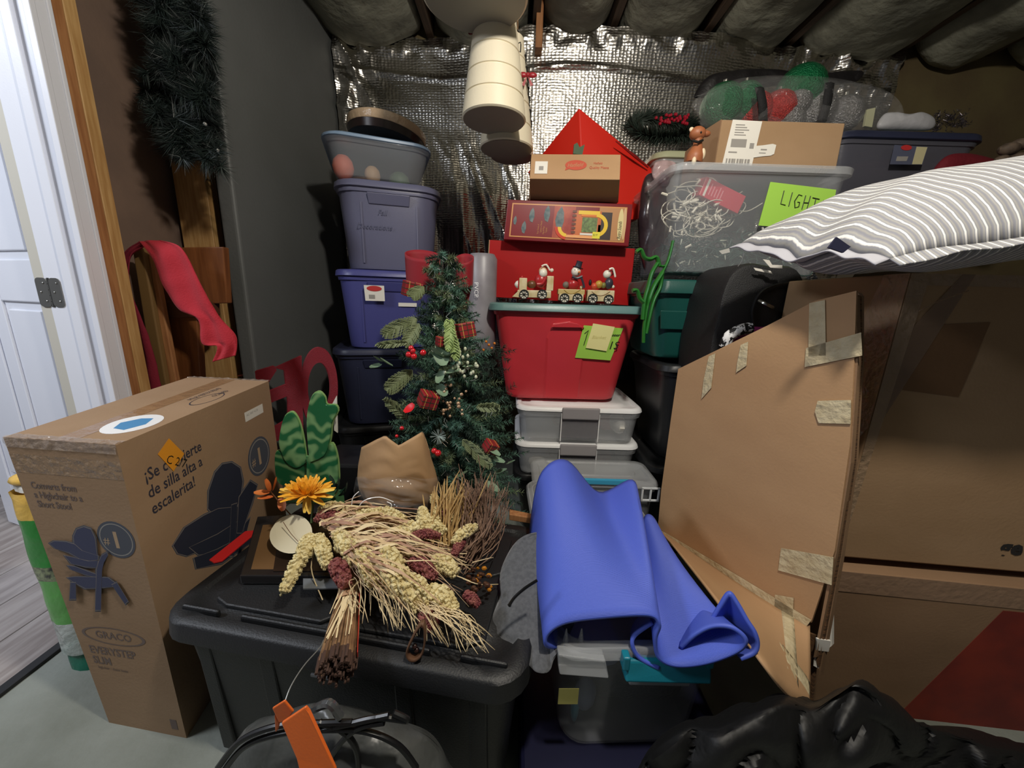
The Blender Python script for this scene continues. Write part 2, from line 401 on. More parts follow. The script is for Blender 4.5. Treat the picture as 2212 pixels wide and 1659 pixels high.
for dx, w_, dy in ((0, .012, .018), (.012, .030, .012), (.042, .015, .02)):
    q.box((-1.316 + 0.009, JY - .03 - dx - w_ / 2 + .03, 1.07), (dy, w_, 2.14))
q.build('casing', WPAINT, f1, bevel=.002)
# door leaf swung open into the next room, facing us
hx = -1.475
dr = bpy.data.objects.new('door_1', None); col.objects.link(dr); dr.location = (hx, JY, 0); WO['door_1'] = V((hx, JY, 0)); struct(dr)
ua = V((-.955, .297, 0)).normalized() ; 
ub = V((ua.y, -ua.x, 0)) * -1
if ub.y > 0: ub = -ub
dW, dH, dT = .80, 2.03, .036
D0 = V((hx, JY + .008, .012))
def dp(u, z, off=0): return D0 + ua * u + V((0, 0, z)) + ub * off
def slab(mb, u0, u1, z0, z1, o0, o1):
    mb.hexa([dp(u0, z0, o0), dp(u1, z0, o0), dp(u1, z0, o1), dp(u0, z0, o1), dp(u0, z1, o0), dp(u1, z1, o0), dp(u1, z1, o1), dp(u0, z1, o1)])
m0 = MB(); slab(m0, 0, dW, 0, dH, -dT, -.008)
m0.build('leaf', WPAINT, dr, bevel=.001)
m1 = MB()
us = [0, .115, .365, .435, .685, dW]; zs = [0, .24, .98, 1.12, 1.62, 1.74, 1.93, dH]
for a, b_ in ((0, 1), (2, 3), (4, 5)): slab(m1, us[a], us[b_], 0, dH, -.009, 0)
for a, b_ in ((0, 1), (2, 3), (4, 5), (6, 7)):
    for c_, e_ in ((1, 2), (3, 4)): slab(m1, us[c_], us[e_], zs[a], zs[b_], -.009, 0)
m1.build('rails', WPAINT, dr, bevel=.004)
for a, b_ in ((1, 2), (3, 4), (5, 6)):
    for c_, e_ in ((1, 2), (3, 4)):
        pm = MB(); slab(pm, us[c_] + .028, us[e_] - .028, zs[a] + .028, zs[b_] - .028, -.009, -.001); pm.build('panel', WPAINT, dr, bevel=.006)
hz_ = 1.03
hg = MB()
hc = at(118, 632, JY - .01)
hg.tube([(hc.x, JY - .016, hc.z - .045), (hc.x, JY - .016, hc.z + .045)], .006, 10)
for s in range(5): hg.tube([(hc.x, JY - .016, hc.z - .045 + s * .018), (hc.x, JY - .016, hc.z - .029 + s * .018)], .0072, 10)
hgo = hg.build('hinge', CHROME, dr, smooth=True, label='satin metal hinge')
f = lambda x0, x1: rrect((x0 + x1) / 2, 0, abs(x1 - x0) / 2, .045, .012, 0, V((1, 0, 0)), V((0, 0, 1)), V((0, JY - .0225, hc.z)))
hp = MB(); 
for x0, x1 in ((hc.x + .003, hc.x + .038), (hc.x - .040, hc.x - .003)):
    r0 = f(x0, x1); hp.loft([r0, [p + V((0, .0025, 0)) for p in r0]])
    for dz in (-.028, 0, .028): hp.lathe([(.0035, 0), (.002, .0012)], ((x0 + x1) / 2 + (.006 if dz else -.006), JY - .023, hc.z + dz), Matrix.Rotation(math.radians(90), 3, 'X'), 8)
hp.build('hinge_leaf', CHROME, hgo, bevel=0)
de = MB(); de.box((hc.x - .022, JY - .002, dH / 2 + .012), (.044, .034, dH)); de.build('edge', mat('cream_door_edge', (196, 192, 180), .5), dr, bevel=.001)
# ---- foil insulation on the back wall
FOIL = bpy.data.materials.new('crinkled_foil'); FOIL.use_nodes = True
nt = FOIL.node_tree; N = nt.nodes; b = N['Principled BSDF']; b.inputs['Base Color'].default_value = rgb((206, 202, 194)); b.inputs['Metallic'].default_value = 1; b.inputs['Roughness'].default_value = .25
tc = N.new('ShaderNodeTexCoord'); sx = N.new('ShaderNodeSeparateXYZ'); nt.links.new(tc.outputs['Object'], sx.inputs[0])
mp = N.new('ShaderNodeMapping'); mp.inputs['Scale'].default_value = (52, 0, 80); vo = N.new('ShaderNodeTexVoronoi'); vo.inputs['Scale'].default_value = 1; vo.inputs['Randomness'].default_value = .35
nt.links.new(tc.outputs['Object'], mp.inputs[0]); nt.links.new(mp.outputs[0], vo.inputs['Vector'])
nz = N.new('ShaderNodeTexNoise'); nz.inputs['Scale'].default_value = 30; nz.inputs['Detail'].default_value = 4; nt.links.new(tc.outputs['Object'], nz.inputs['Vector'])
b1 = N.new('ShaderNodeBump'); b1.inputs['Strength'].default_value = .36; b1.inputs['Distance'].default_value = .006; nt.links.new(vo.outputs['Distance'], b1.inputs['Height'])
b2 = N.new('ShaderNodeBump'); b2.inputs['Strength'].default_value = .12; b2.inputs['Distance'].default_value = .01; nt.links.new(nz.outputs['Fac'], b2.inputs['Height']); nt.links.new(b1.outputs[0], b2.inputs['Normal'])
nt.links.new(b2.outputs[0], b.inputs['Normal'])
xr = at(1958, 150, 2.36).x
def foilf(u, v):
    x = -1.04 + (xr + 1.04) * u; z = .55 + (2.43 - .55) * v
    ax = x + .25 * (z - 2.0)
    y = 2.405 - .20 * max(0, z - 1.75) * math.exp(-((x - .5) / .75) ** 4)
    # hanging folds left of centre
    wgt = math.exp(-((x + .25) / .42) ** 2) * min(1, max(0, (2.0 - z) / .35))
    q = noise.noise(V((ax * 9 + .5 * math.sin(z * 3), z * 1.0, 3))); y -= wgt * (.06 * (1 - abs(q) ** .7) + .008 * noise.noise(V((x * 30, z * 3, 1))))
    # crumples at both upper corners and along the top edge
    w2 = math.exp(-((x + .95) / .12) ** 2) * .8 + math.exp(-((x - 1.75) / .30) ** 2) * .9 + math.exp(-((z - 2.38) / .03) ** 2) * .4
    r1 = 1 - abs(noise.noise(V((x * 9 + z * 5, z * 8 - x * 3, 7)))) * 2.4; r2 = 1 - abs(noise.noise(V((x * 24, z * 20, 2)))) * 2.2
    y -= w2 * (.030 * r1 + .006 * r2)
    y -= .012 * noise.noise(V((x * 2.2, z * 3, 9))) + .004 * noise.noise(V((x * 5, z * 12, 4)))
    y -= .010 * math.exp(-((z - 2.25 - .02 * math.sin(x * 5)) / .012) ** 2)
    if v > .985: z += .02 * noise.noise(V((x * 14, 0, 0)))
    if u > .985: x += .03 * noise.noise(V((0, 0, z * 16)))
    return (x, y, z)
fo = MB().grid(foilf, 420, 190).build('foil_insulation', FOIL, smooth=True)
tag(fo, 'crinkled silver bubble foil insulation sheet fixed over the back wall', 'insulation')
# ============================================================ LEFT: highchair carton, garland, scarf, sign
def oval_text(f, s, cu, cv, ru, rv, asp, m, par, hv):
    ringplate(f, cu, cv, ru, rv, .10, .0012, 'logo_ring', m, par)
    text(s, f, cu, cv + hv * .42, hv, 'lettering', m, par, align='CENTER', asp=asp, bold=.012, su=1.0)
gz = .752
T = [V((-.764, .668, gz)), V((-.835, 1.235, gz)), V((-1.128, 1.255, gz)), V((-1.012, .690, gz))]   # NR, FR, FL, NL
B_ = [V((-.756, .672, 0)), V((-.83, 1.24, 0)), V((-1.08, 1.25, 0)), V((-.972, .700, 0))]
gb = thing('highchair_carton', 'tall brown highchair carton with dark chair pictures, taped top and oval blue sticker', 'box', (-.92, .95, 0))
GC = card('greyish_cardboard', (152, 124, 96), (162, 134, 106)); mb = MB(); 
for q_ in ((T[3], T[0], B_[0], B_[3]), (T[0], T[1], B_[1], B_[0]), (T[2], T[1], T[0], T[3]), (T[1], T[2], B_[2], B_[1]), (T[2], T[3], B_[3], B_[2]), (B_[0], B_[1], B_[2], B_[3])):
    ff = bil(*q_); mb.grid(lambda u, v: ff(u, v), 16, 24)
cb_ = mb.build('carton', GC, gb)
def thin(fn): return lambda u, v, d=0: fn(u, v, d * .35)
fF = thin(bil(T[3], T[0], B_[0], B_[3])); aF = .24 / .75
fS = thin(bil(T[0], T[1], B_[1], B_[0])); aS = .57 / .75
fT = thin(bil(T[2], T[1], T[0], T[3])); aT = .27 / .57
DB = mat('navy_print', (62, 66, 92), .7); DG = mat('grey_navy_print', (78, 82, 92), .7); PALE = mat('pale_kraft', (178, 152, 122), .75)
# left (front) face
text('Converts from\na Highchair to a\nShort Stool', fF, .10, .145, .020, 'lettering', INK2, gb, asp=aF, bold=.02, su=.80)
def badge(f, u, v, r, asp):
    plate(f, 0, 0, 0, 0, .0012, .0003, 'badge', DG, gb, poly=ellipse(u, v, r / asp, r))
    ringplate(f, u, v, r * .88 / asp, r * .88, .06, .0017, 'badge_ring', GINK, gb)
    text('1', f, u, v + r * .42, r * .85, 'lettering', PALE, gb, align='CENTER', asp=asp, off=.0019, bold=.03)
    text('#', f, u - r * .55 / asp, v + r * .30, r * .40, 'lettering', PALE, gb, align='CENTER', asp=asp, off=.0019)
def planepoly(P0, P1, P2, L, off, m, nm):
    n = (P1 - P0).cross(P2 - P0).normalized()
    if n.dot(CAM - P0) < 0: n = -n
    mb = MB(); vs = []
    for a, b_ in L:
        v = at(a, b_, 1) - CAM; vs.append(CAM + v * ((P0 + n * off - CAM).dot(n) / v.dot(n)))
    mb.prism(vs, n * .0002); return mb.build(nm, m, gb)
def grown(L, k):
    cx = sum(a for a, _ in L) / len(L); cy = sum(b_ for _, b_ in L) / len(L); out = []
    for a, b_ in L:
        d = math.hypot(a - cx, b_ - cy) or 1; out.append((a + (a - cx) / d * k, b_ + (b_ - cy) / d * k))
    return out
PALE2 = mat('print_grey_line', (124, 116, 110), .7)
FCH = [[(330, 300), (320, 180), (350, 110), (420, 85), (490, 110), (530, 200), (545, 330), (560, 400), (460, 420), (380, 350)], [(80, 250), (130, 225), (250, 235), (330, 260), (400, 320), (560, 370), (560, 410), (480, 420), (380, 400), (280, 340), (140, 300)],
 [(230, 370), (330, 390), (460, 425), (560, 420), (550, 490), (440, 480), (300, 450)], [(260, 470), (340, 480), (440, 520), (560, 560), (560, 590), (440, 560), (300, 510)], [(260, 590), (340, 580), (560, 585), (660, 590), (740, 650), (700, 680), (560, 690), (440, 695), (330, 640)],
 [(290, 640), (340, 640), (340, 800), (280, 800)], [(570, 430), (600, 370), (650, 340), (660, 370), (620, 440), (600, 520), (590, 910), (535, 910), (550, 500)], [(700, 660), (750, 640), (860, 820), (830, 850)]]
for i, L in enumerate(FCH):
    L = [(90 + a / 4.608, 1120 + b_ / 4.608) for a, b_ in L]
    planepoly(T[3], T[0], B_[0], grown(L, 4.0), .0010 + i * .00002, DG, 'print_outline'); planepoly(T[3], T[0], B_[0], grown(L, 1.6), .0014 + i * .00012, PALE2, 'print_outline'); planepoly(T[3], T[0], B_[0], grown(L, .2), .00146 + i * .00012, DB, 'print_figure')
SCH = [[(450, 1098), (452, 1060), (465, 1022), (480, 1004), (500, 1000), (518, 1012), (523, 1040), (518, 1080), (500, 1110), (470, 1120)], [(375, 1178), (400, 1140), (440, 1115), (470, 1100), (515, 1095), (530, 1120), (500, 1150), (440, 1185), (405, 1200), (385, 1195)],
 [(410, 1182), (470, 1155), (520, 1122), (530, 1150), (470, 1192), (430, 1198)], [(420, 1205), (470, 1187), (540, 1150), (545, 1170), (480, 1215), (425, 1228)], [(517, 1075), (540, 1040), (555, 1050), (542, 1090), (522, 1150), (512, 1150)], [(500, 1092), (512, 1088), (506, 1200), (495, 1200)], [(530, 1130), (540, 1120), (520, 1195), (512, 1200)]]
SD = mat('dark_navy_print', (40, 44, 60), .7)
for i, L in enumerate(SCH):
    planepoly(T[0], T[1], B_[1], grown(L, 4.5), .0010 + i * .00002, DG, 'print_outline'); planepoly(T[0], T[1], B_[1], grown(L, 2.4), .0014 + i * .00012, PALE2, 'print_outline'); planepoly(T[0], T[1], B_[1], grown(L, .8), .00146 + i * .00012, SD, 'print_figure')
badge(fF, .78, .285, .058, aF)
oval_text(fF, 'GRACO', .44, .630, .36, .032, aF, INK2, gb, .026)
text('EVERYSTEP\nSLIM', fF, .10, .705, .028, 'lettering', INK2, gb, asp=aF, bold=.02, su=.88)
text('highchair / chaise haute', fF, .13, .765, .010, 'lettering', INK2, gb, asp=aF, su=.85)
plate(fF, .84, .93, .92, .97, .0008, .0003, 'print_mark', INK2, gb)
# right side face
text('\u00a1Se convierte\nde silla alta a\nescalerita!', fS, .075, .135, .036, 'lettering', INK, gb, asp=aS, bold=.012, su=.84)
badge(fS, .80, .30, .085, aS)
plate(fS, .72, .085, .90, .125, .0012, .0003, 'shipping_label', PAPER, gb)
text('AG 3007 4120', fS, .735, .105, .010, 'lettering', GINK, gb, asp=aS, off=.0018)
plate(fS, 0, 0, 0, 0, .0022, .0006, 'sale_sticker', mat('orange_sticker', (226, 150, 40), .5), gb, poly=[(.150, .075), (.215, .045), (.275, .115), (.205, .150)], label='small orange price sticker')
text('C 2/7', fS, .175, .112, .026, 'lettering', MARK, gb, asp=aS, off=.003, rot=-.6)
# top face
plate(fT, .42, .0, .60, 1.0, .0008, .0003, 'packing_tape', mat('brown_tape', (154, 120, 88), .2, bump=.3, bscale=40), gb)
plate(fT, 0, 0, 0, 0, .0012, .0003, 'oval_sticker', WHITE, gb, poly=ellipse(.72, .80, .20, .115), label='white oval sticker with a blue drawing')
plate(fT, 0, 0, 0, 0, .0016, .0003, 'sticker_print', mat('blue_print', (74, 140, 190), .6), gb, poly=[(.60, .80), (.68, .74), (.78, .73), (.84, .80), (.78, .87), (.66, .86)])
fTr = bil(T[1], T[0], T[3], T[2])   # read from the carton's right side
fTR = bil(T[0], T[3], T[2], T[1]); fT2 = bil(T[1], T[2], T[3], T[0])
ringplate(fT, .82, .42, .10, .115, .07, .0012, 'logo_ring', INK, gb)
fL = bil(T[0] , T[1], T[2], T[3]); fLong = bil(T[0], T[1], T[2], T[3])
def fTop(u, v, d=0): p = fT(1 - v, 1 - u, 0); return V((p.x, p.y, p.z + abs(d)))
text('GRACO', fTop, .68, .16, .05, 'lettering', INK, gb, asp=2.1, rot=math.pi, align='CENTER', off=.0014)
text('EVERYSTEP SLIM', fTop, .66, .30, .05, 'lettering', INK, gb, asp=2.1, rot=math.pi, align='CENTER', off=.0014)
# crumpled clear tape over the front upper edge and the far upper edge
for (P0, P1, nm, wd_) in ((T[3], T[0], 'edge_tape', .020), (T[2], T[1], 'edge_tape', .012)):
    def ef(u, v, P0=P0, P1=P1, w_=wd_):
        P = P0 * (1 - u) + P1 * u; s = (v - .5) * 2
        o = V((0, max(s, 0) * w_, -max(-s, 0) * w_)); h = noise.noise(V((u * 22, v * 6, w_ * 90))) * .003 + .002
        return P + o + V((0, -h if s < .1 else -.000, h * (1.2 if abs(s) < .4 else .5)))
    MB().grid(ef, 60, 10).build(nm, mat('shiny_clear_tape', (190, 172, 156), .1, mix=.55, spec=1, bump=.6, bscale=70), gb, smooth=True)
plate(fF, .0, .045, 1, .10, .0006, .0003, 'packing_tape', TAPE, gb)
# plastic-wrapped parcel behind the carton
pk = thing('wrapped_package', 'slim plastic wrapped package with yellow and green print, standing behind the highchair carton', 'package', atz(185, 1435, 0))
PK0, PK1 = atz(196, 1430, 0), at(82, 1085, .92)
def pkf(z0, z1, name, m, sh=.0):
    P = MB()
    def q(u, v):
        z = z0 + (z1 - z0) * v; a = 2 * math.pi * u
        cx, cy = PK0.x + (PK1.x - PK0.x) * z / PK1.z, PK0.y + (PK1.y - PK0.y) * z / PK1.z
        r = .042 + .006 * noise.noise(V((math.cos(a) * 2, z * 14, math.sin(a) * 2))) + sh
        if z < .05: r *= .8
        return (cx + math.cos(a) * r * 1.25, cy + math.sin(a) * r * .8, z)
    P.grid(q, 28, 10); return P.build(name, m, pk, smooth=True)
pkf(0, .05, 'bottom_band', mat('deep_green_film', (20, 110, 86), .25, bump=.4, bscale=30)); pkf(.05, .14, 'clear_band', mat('clear_film', (206, 214, 206), .15, mix=.3, bump=.8, bscale=30))
pkf(.14, .26, 'green_band', mat('green_film', (98, 166, 84), .3, bump=.4, bscale=24)); pkf(.26, .30, 'printed_band', mat('speckled_band', (150, 160, 120), .4, c2=(60, 66, 60), nscale=90))
pkf(.30, .43, 'green_band', mat('green_film_dark', (60, 140, 64), .3, bump=.4, bscale=24)); pkf(.43, .50, 'yellow_band', mat('yellow_film', (226, 184, 92), .25, bump=.6, bscale=24)); pkf(.50, .535, 'clear_band', mat('white_film', (226, 224, 216), .15, bump=.8, bscale=30), -.012)
MB().ball((-1.142, .877, .535), .05, 14, (1.3, .9, .45)).build('folded_top', mat('yellow_film', ()), pk, smooth=True) if 0 else MB().ball(PK0 + (PK1 - PK0) * (.53 / PK1.z), .036, 14, (1.3, .9, .5)).build('folded_top', _M['yellow_film'], pk, smooth=True)
# hanging garland
def needles(mb, p, d, L, n, r, w=.0016, droop=0, spread=1.0):
    d = d.normalized(); a = d.orthogonal().normalized(); b2 = d.cross(a)
    for i in range(n):
        t = R.random(); ph = R.random() * 6.283; o = a * math.cos(ph) + b2 * math.sin(ph)
        s = p + d * L * t; e = s + (o * spread + d * .55) .normalized() * r * (1.15 - .5 * t) * R.uniform(.7, 1.1) + V((0, 0, -droop))
        sd = (e - s).cross(V((R.uniform(-1, 1), R.uniform(-1, 1), R.uniform(-1, 1)))).normalized() * w
        mb.add([s - sd, s + sd, e], [(0, 1, 2)])
DKG = mat('dark_green_tinsel', (26, 34, 32), .5, c2=(38, 50, 46), nscale=20)
ga = thing('hanging_garland', 'dark green tinsel garland with small clear bulbs hanging beside the door frame', 'garland', at(400, 330, 1.5))
gm = MB()
for path, rad in (([(300, -60), (345, 30), (372, 95), (395, 150), (402, 210), (395, 280), (392, 322)], .075), ([(395, -60), (420, 40), (428, 120), (432, 200), (440, 270), (455, 340)], .07), ([(372, 95), (350, 140), (338, 200), (345, 250), (372, 300), (398, 325)], .05), ([(330, -60), (360, -20), (400, 30), (432, 95), (425, 160)], .06)):
    pts = interp([at(a, b_, 1.5 - .12 * (i % 2)) for i, (a, b_) in enumerate(path)], 36)
    for i in range(len(pts) - 1):
        d = pts[i + 1] - pts[i]; needles(gm, pts[i] + V((R.gauss(0, .012), R.gauss(0, .012), R.gauss(0, .012))), d + V((R.gauss(0, .01), R.gauss(0, .01), R.gauss(0, .01))), .02, 66, rad, .0014, .01)
gm.build('tinsel', DKG, ga, kind='stuff')
for (a, b_) in ((402, 3), (408, 25), (400, 112), (410, 118), (425, 213), (420, 218), (443, 268), (372, 252), (470, 325)):
    MB().ball(at(a, b_, 1.40), .006, 8).build('bulb', mat('clear_glass_bulb', (240, 240, 235), .05, metal=.6), ga, smooth=True)
# brown wooden panel piece and the red scarf over it
wp = thing('wooden_shelf_unit', 'brown wooden shelf end with lighter edge strips leaning in the stud bay', 'furniture', at(400, 830, 1.45))
def upr(quad, Y, th, name, m, **k):
    Ys = Y if isinstance(Y, (list, tuple)) else [Y] * 4
    P = [at(*q, y) for q, y in zip(quad, Ys)]; mb = MB(); TL, TR, BR, BL = P; dv = V((0, th, 0))
    mb.hexa([BL, BR, BR + dv, BL + dv, TL, TR, TR + dv, TL + dv]); return mb.build(name, m, wp, bevel=.004, **k)
upr([(330, 535), (482, 533), (490, 655), (338, 660)], 1.44, .03, 'upper_board', BROWNW)
upr([(332, 650), (452, 652), (455, 682), (336, 690)], 1.42, .05, 'ledge', mat('dark_brown_wood', (88, 54, 32), .5))
upr([(338, 682), (425, 684), (438, 900), (352, 900)], 1.44, .03, 'lower_board', BROWNW)
upr([(284, 530), (306, 528), (372, 905), (345, 905)], 1.36, .02, 'edge_strip', mat('olive_wood', (120, 92, 52), .6))
upr([(306, 528), (326, 530), (396, 905), (374, 905)], 1.38, .02, 'edge_strip', PINE)
SCARF = mat('red_felt', (176, 34, 48), .9, sheen=.05, bump=.2, bscale=200)
sf = thing('red_scarf', 'red felt scarf with ragged ends draped over the wooden shelf end', 'scarf', at(380, 800, 1.36))
def strip(L, Rr, Y0, name, mtl, n=8, rag=0):
    a = interp([at(p[0], p[1], Y0 + (p[2] if len(p) > 2 else 0)) for p in L], n); b_ = interp([at(p[0], p[1], Y0 + (p[2] if len(p) > 2 else 0)) for p in Rr], n)
    mb = MB(); K = 10; vs = []
    for i in range(len(a)):
        for k in range(K + 1):
            t = k / K; p = a[i] * (1 - t) + b_[i] * t
            p = p + V((0, .006 * math.sin(t * 9 + i * .12) + .004 * noise.noise(p * 20), 0))
            vs.append(p)
    mb.add(vs, [(i * (K + 1) + k, i * (K + 1) + k + 1, (i + 1) * (K + 1) + k + 1, (i + 1) * (K + 1) + k) for i in range(len(a) - 1) for k in range(K)])
    return mb.build(name, mtl, sf, smooth=True, solid=.003)
strip([(300, 521, .02), (328, 560), (352, 620), (386, 668), (430, 690), (440, 742), (470, 748), (458, 782)], [(345, 519, .02), (392, 535), (425, 590), (455, 650), (478, 690), (505, 722), (510, 745), (508, 768)], 1.30, 'front_tail', SCARF)
strip([(300, 521), (266, 545), (252, 590), (262, 650), (282, 740), (300, 860)], [(345, 519), (312, 532), (284, 556), (290, 640), (325, 740), (352, 860)], 1.33, 'back_tail', mat('shaded_red_felt', (120, 18, 40), .9, bump=.2, bscale=200))  # same felt as the front tail, its shade put into the darker red
# red glitter letter sign leaning on the grey partition
RG = mat('dark_red_glitter', (126, 16, 30), .35, c2=(150, 30, 40), nscale=300, bump=.6, bscale=500)
sg = thing('letter_sign', 'dark red glittered letter sign leaning on the grey panel behind the highchair carton', 'sign', at(630, 960, 1.45))
def Q(px, py): return at(px, py, 1.62 - (px - 515) / 210 * .22)
def bar(poly, name='letter_bar'):
    MB().prism([Q(*p) for p in poly], (-.012, .012, 0)).build(name, RG, sg, bevel=.002)
bar([(512, 813), (592, 790), (592, 800), (572, 826), (560, 826), (548, 812)])
bar([(590, 790), (660, 762), (668, 900), (625, 1000), (600, 1000), (596, 870)]) if 0 else None
bar([(592, 795), (652, 768), (656, 940), (622, 975), (622, 870), (614, 800)])
bar([(575, 847), (618, 830), (622, 856), (582, 872)]); bar([(560, 800), (594, 791), (598, 800), (580, 828), (575, 847), (582, 930), (570, 932)])
bar([(588, 925), (622, 905), (624, 940), (590, 958)])
om = MB(); vs = []; n = 40
for k in range(n):
    a = 2 * math.pi * k / n
    for r in (1, .62):
        vs.append(Q(690 + 40 * r * math.cos(a), 838 + 88 * r * math.sin(a)))
dv = V((-.012, .012, 0)); vs2 = [v + dv for v in vs]; fs = []
for k in range(n):
    a, b_, c_, d_ = 2 * k, 2 * k + 1, (2 * k + 3) % (2 * n), (2 * k + 2) % (2 * n); m2 = 2 * n
    fs += [(a, b_, c_, d_), (a + m2, d_ + m2, c_ + m2, b_ + m2), (a, d_, d_ + m2, a + m2), (b_, b_ + m2, c_ + m2, c_)]
om.add(vs + vs2, fs); om.build('letter_o', RG, sg)
# ============================================================ LEFT STACK OF TUBS
def lab(f, u0, v0, u1, v1, name, m, par, off=.002, **k): return plate(f, u0, v0, u1, v1, off, .0006, name, m, par, **k)
S0 = V((-.815, 1.70, 0)); YW = 16
t, f, O = tub('storage_tub', 'black lidded tub at the very bottom of the left stack, under the navy one', 'tub', (-.86, 1.70, .0), .45, .58, .415, YW, BLACK, taper=.04, r=.08)
t, f, O = tub('storage_tub', 'dark navy tub with a lid, second from the bottom of the left stack', 'tub', (-.835, 1.70, .415), .44, .57, .385, YW, NAVY, taper=.035, r=.08, ribs=1)
g = MB()
t, f, O = tub('storage_tub', 'violet blue lidded tub with white and red maker sticker, in the left stack', 'tub', (-.795, 1.70, .80), .44, .57, .36, YW, BLUEV, taper=.03, r=.09, ribs=1)
lab(f, .26, .14, .46, .34, 'label', PAPER, t, .024); 
plate(f, 0, 0, 0, 0, .0255, .0005, 'label_logo', mat('label_red', (190, 50, 50), .5), t, poly=ellipse(.36, .18, .075, .035))
plate(f, .30, .26, .36, .31, .0255, .0005, 'label_code', GINK, t); lab(f, .60, .36, .80, .41, 'white_strip', PAPER, t, .006)
t, f, O = tub('storage_tub', 'grey violet lidded tub marked Fall Decorations in faint marker, upper left stack', 'tub', (-.775, 1.70, 1.16), .44, .57, .37, YW, GREYV, taper=.03, r=.10, ribs=1)
FM = mat('faint_marker', (78, 80, 104), .6)
text('Fall', f, .38, .33, .06, 'handwriting', FM, t, asp=1.2, off=.007, shear=.3); text('Decorations', f, .16, .50, .06, 'handwriting', FM, t, asp=1.2, off=.007, shear=.3)
t, f, O = tub('clear_tub', 'clear shallow tub with pale blue rim on top of the left stack', 'tub', (-.79, 1.66, 1.533), .43, .60, .155, 20, CLEAR, taper=.035, r=.08, lid=False, handle=None)
ux, uy = frame(20); C0 = V((-.79, 1.66, 1.533)) + ux * .215 + uy * .30
rm = MB(); rm.loft([rrect(0, 0, .221 - a, .306 - a, .085, z, ux, uy, C0) for a, z in ((0, .143), (-.004, .146), (-.004, .155), (.002, .160), (.012, .158), (.012, .150))]); rm.build('rim', mat('pale_blue_plastic', (128, 152, 178), .35), t, smooth=True)
IT = [('orange_item', (226, 120, 92), (-.15, -.17, .062), (.09, .10, .105)), ('tan_item', (196, 160, 120), (-.03, -.17, .045), (.07, .08, .08)), ('green_item', (84, 110, 80), (.09, -.1, .05), (.10, .1, .09)), ('brown_item', (120, 90, 66), (-.06, .04, .05), (.2, .18, .09))]
CT = thing('stored_decor', 'jumbled autumn decorations visible inside the clear top tub of the left stack', 'decoration', C0 + V((0, 0, .012)))
for n_, c_, p_, d_ in IT: MB().ball(C0 + ux * p_[0] + uy * p_[1] + V((0, 0, p_[2])), .5, 10, d_).build(n_, mat(n_, c_, .6), CT, smooth=True)
# round box lid / drum lying on the top tub
hb = thing('round_tin', 'round dark tin with a cream shiny band lying tilted on the clear tub', 'tin', C0 + V((-.01, 0, .16)))
M3 = Matrix.Rotation(math.radians(-6), 3, 'X') @ Matrix.Rotation(math.radians(5), 3, 'Y'); cc = at(836, 300, 1.93)
MB().lathe([(.150, -.035), (.165, -.03), (.170, .0)], cc, M3, 40).build('base', mat('dark_tin', (40, 28, 26), .3), hb, smooth=True)
MB().lathe([(.172, .0), (.175, .004), (.175, .034), (.170, .038), (.16, .036), (.158, .030)], cc, M3, 40).build('lid', mat('cream_gold_band', (190, 164, 134), .25, bump=.5, bscale=40), hb, smooth=True)
# ============================================================ WHITE CONES hanging from the ceiling
CREAM = mat('cream_painted_tin', (224, 214, 188), .45, bump=.06, bscale=90); GRV = mat('groove_shadow', (120, 112, 96), .8)
CB = mat('grey_cone_base', (150, 146, 134), .6)
def cone(cx, cy, zb, rb, rt, h, lbl, letters=False):
    t = thing('cone_ornament', lbl, 'ornament', (cx, cy, zb), 'white ringed cones hanging from the ceiling')
    prof = [(rb * .96, 0), (rb, .004)]; n = 5
    for i in range(1, n):
        z = h * i / n; r = rb + (rt - rb) * i / n; prof += [(r + .0012, z - .003), (r - .003, z - .001), (r - .003, z + .001), (r, z + .003)]
    prof += [(rt, h), (rt * .9, h + .004)]
    MB().lathe(prof, (cx, cy, zb), None, 48).build('shell', CREAM, t, smooth=True)
    MB().lathe([(rb * .955, -.0015), (rb * .3, -.001), (.004, -.0008)], (cx, cy, zb), None, 40, cap0=False).build('base', CB, t, smooth=True)
    MB().tube([(cx, cy, zb + h), (cx + .01, cy, zb + h + .10), (cx, cy, 2.55)], .003, 5).build('hanging_cord', mat('jute_cord', (120, 90, 60), .9), t)
    if letters:
        for j, (a0, zz) in enumerate(((-.35, .80), (-.32, .70), (-.30, .60), (-.28, .52), (-.26, .44), (-.24, .32), (-.22, .22))):
            z = zb + h * zz; r = rb + (rt - rb) * zz + .002
            P = lambda a, dz: V((cx + r * math.cos(a), cy + r * math.sin(a), z + dz))
            MB().tube([P(a0 - .08, .012), P(a0 + .04, .016), P(a0 + .12, .004), P(a0 + .02, -.008), P(a0 + .14, -.016)], .0028, 5).build('black_scroll', MARK, t)
    return t
c1 = at(1067, 262, 1.42); cone(c1.x, c1.y + .0, c1.z, .108, .062, .315, 'front white ringed cone hanging lowest in full view, partly shaded by one above')
c2 = at(1091, 324, 1.60); t2 = cone(c2.x + .005, c2.y, c2.z, .103, .055, .36, 'white ringed cone with black scrollwork and red bow, hanging behind the front cone', True)
c3 = at(1106, 340, 1.80); cone(c3.x, c3.y, c3.z, .095, .05, .36, 'rearmost white ringed cone, only its dark base showing under the others')
c4 = at(1026, -4, 1.26); t4 = cone(c4.x, c4.y, c4.z, .150, .09, .30, 'large white ringed cone cut off by the top of the view')
RIB = mat('red_ribbon', (150, 20, 34), .4, sheen=.2)
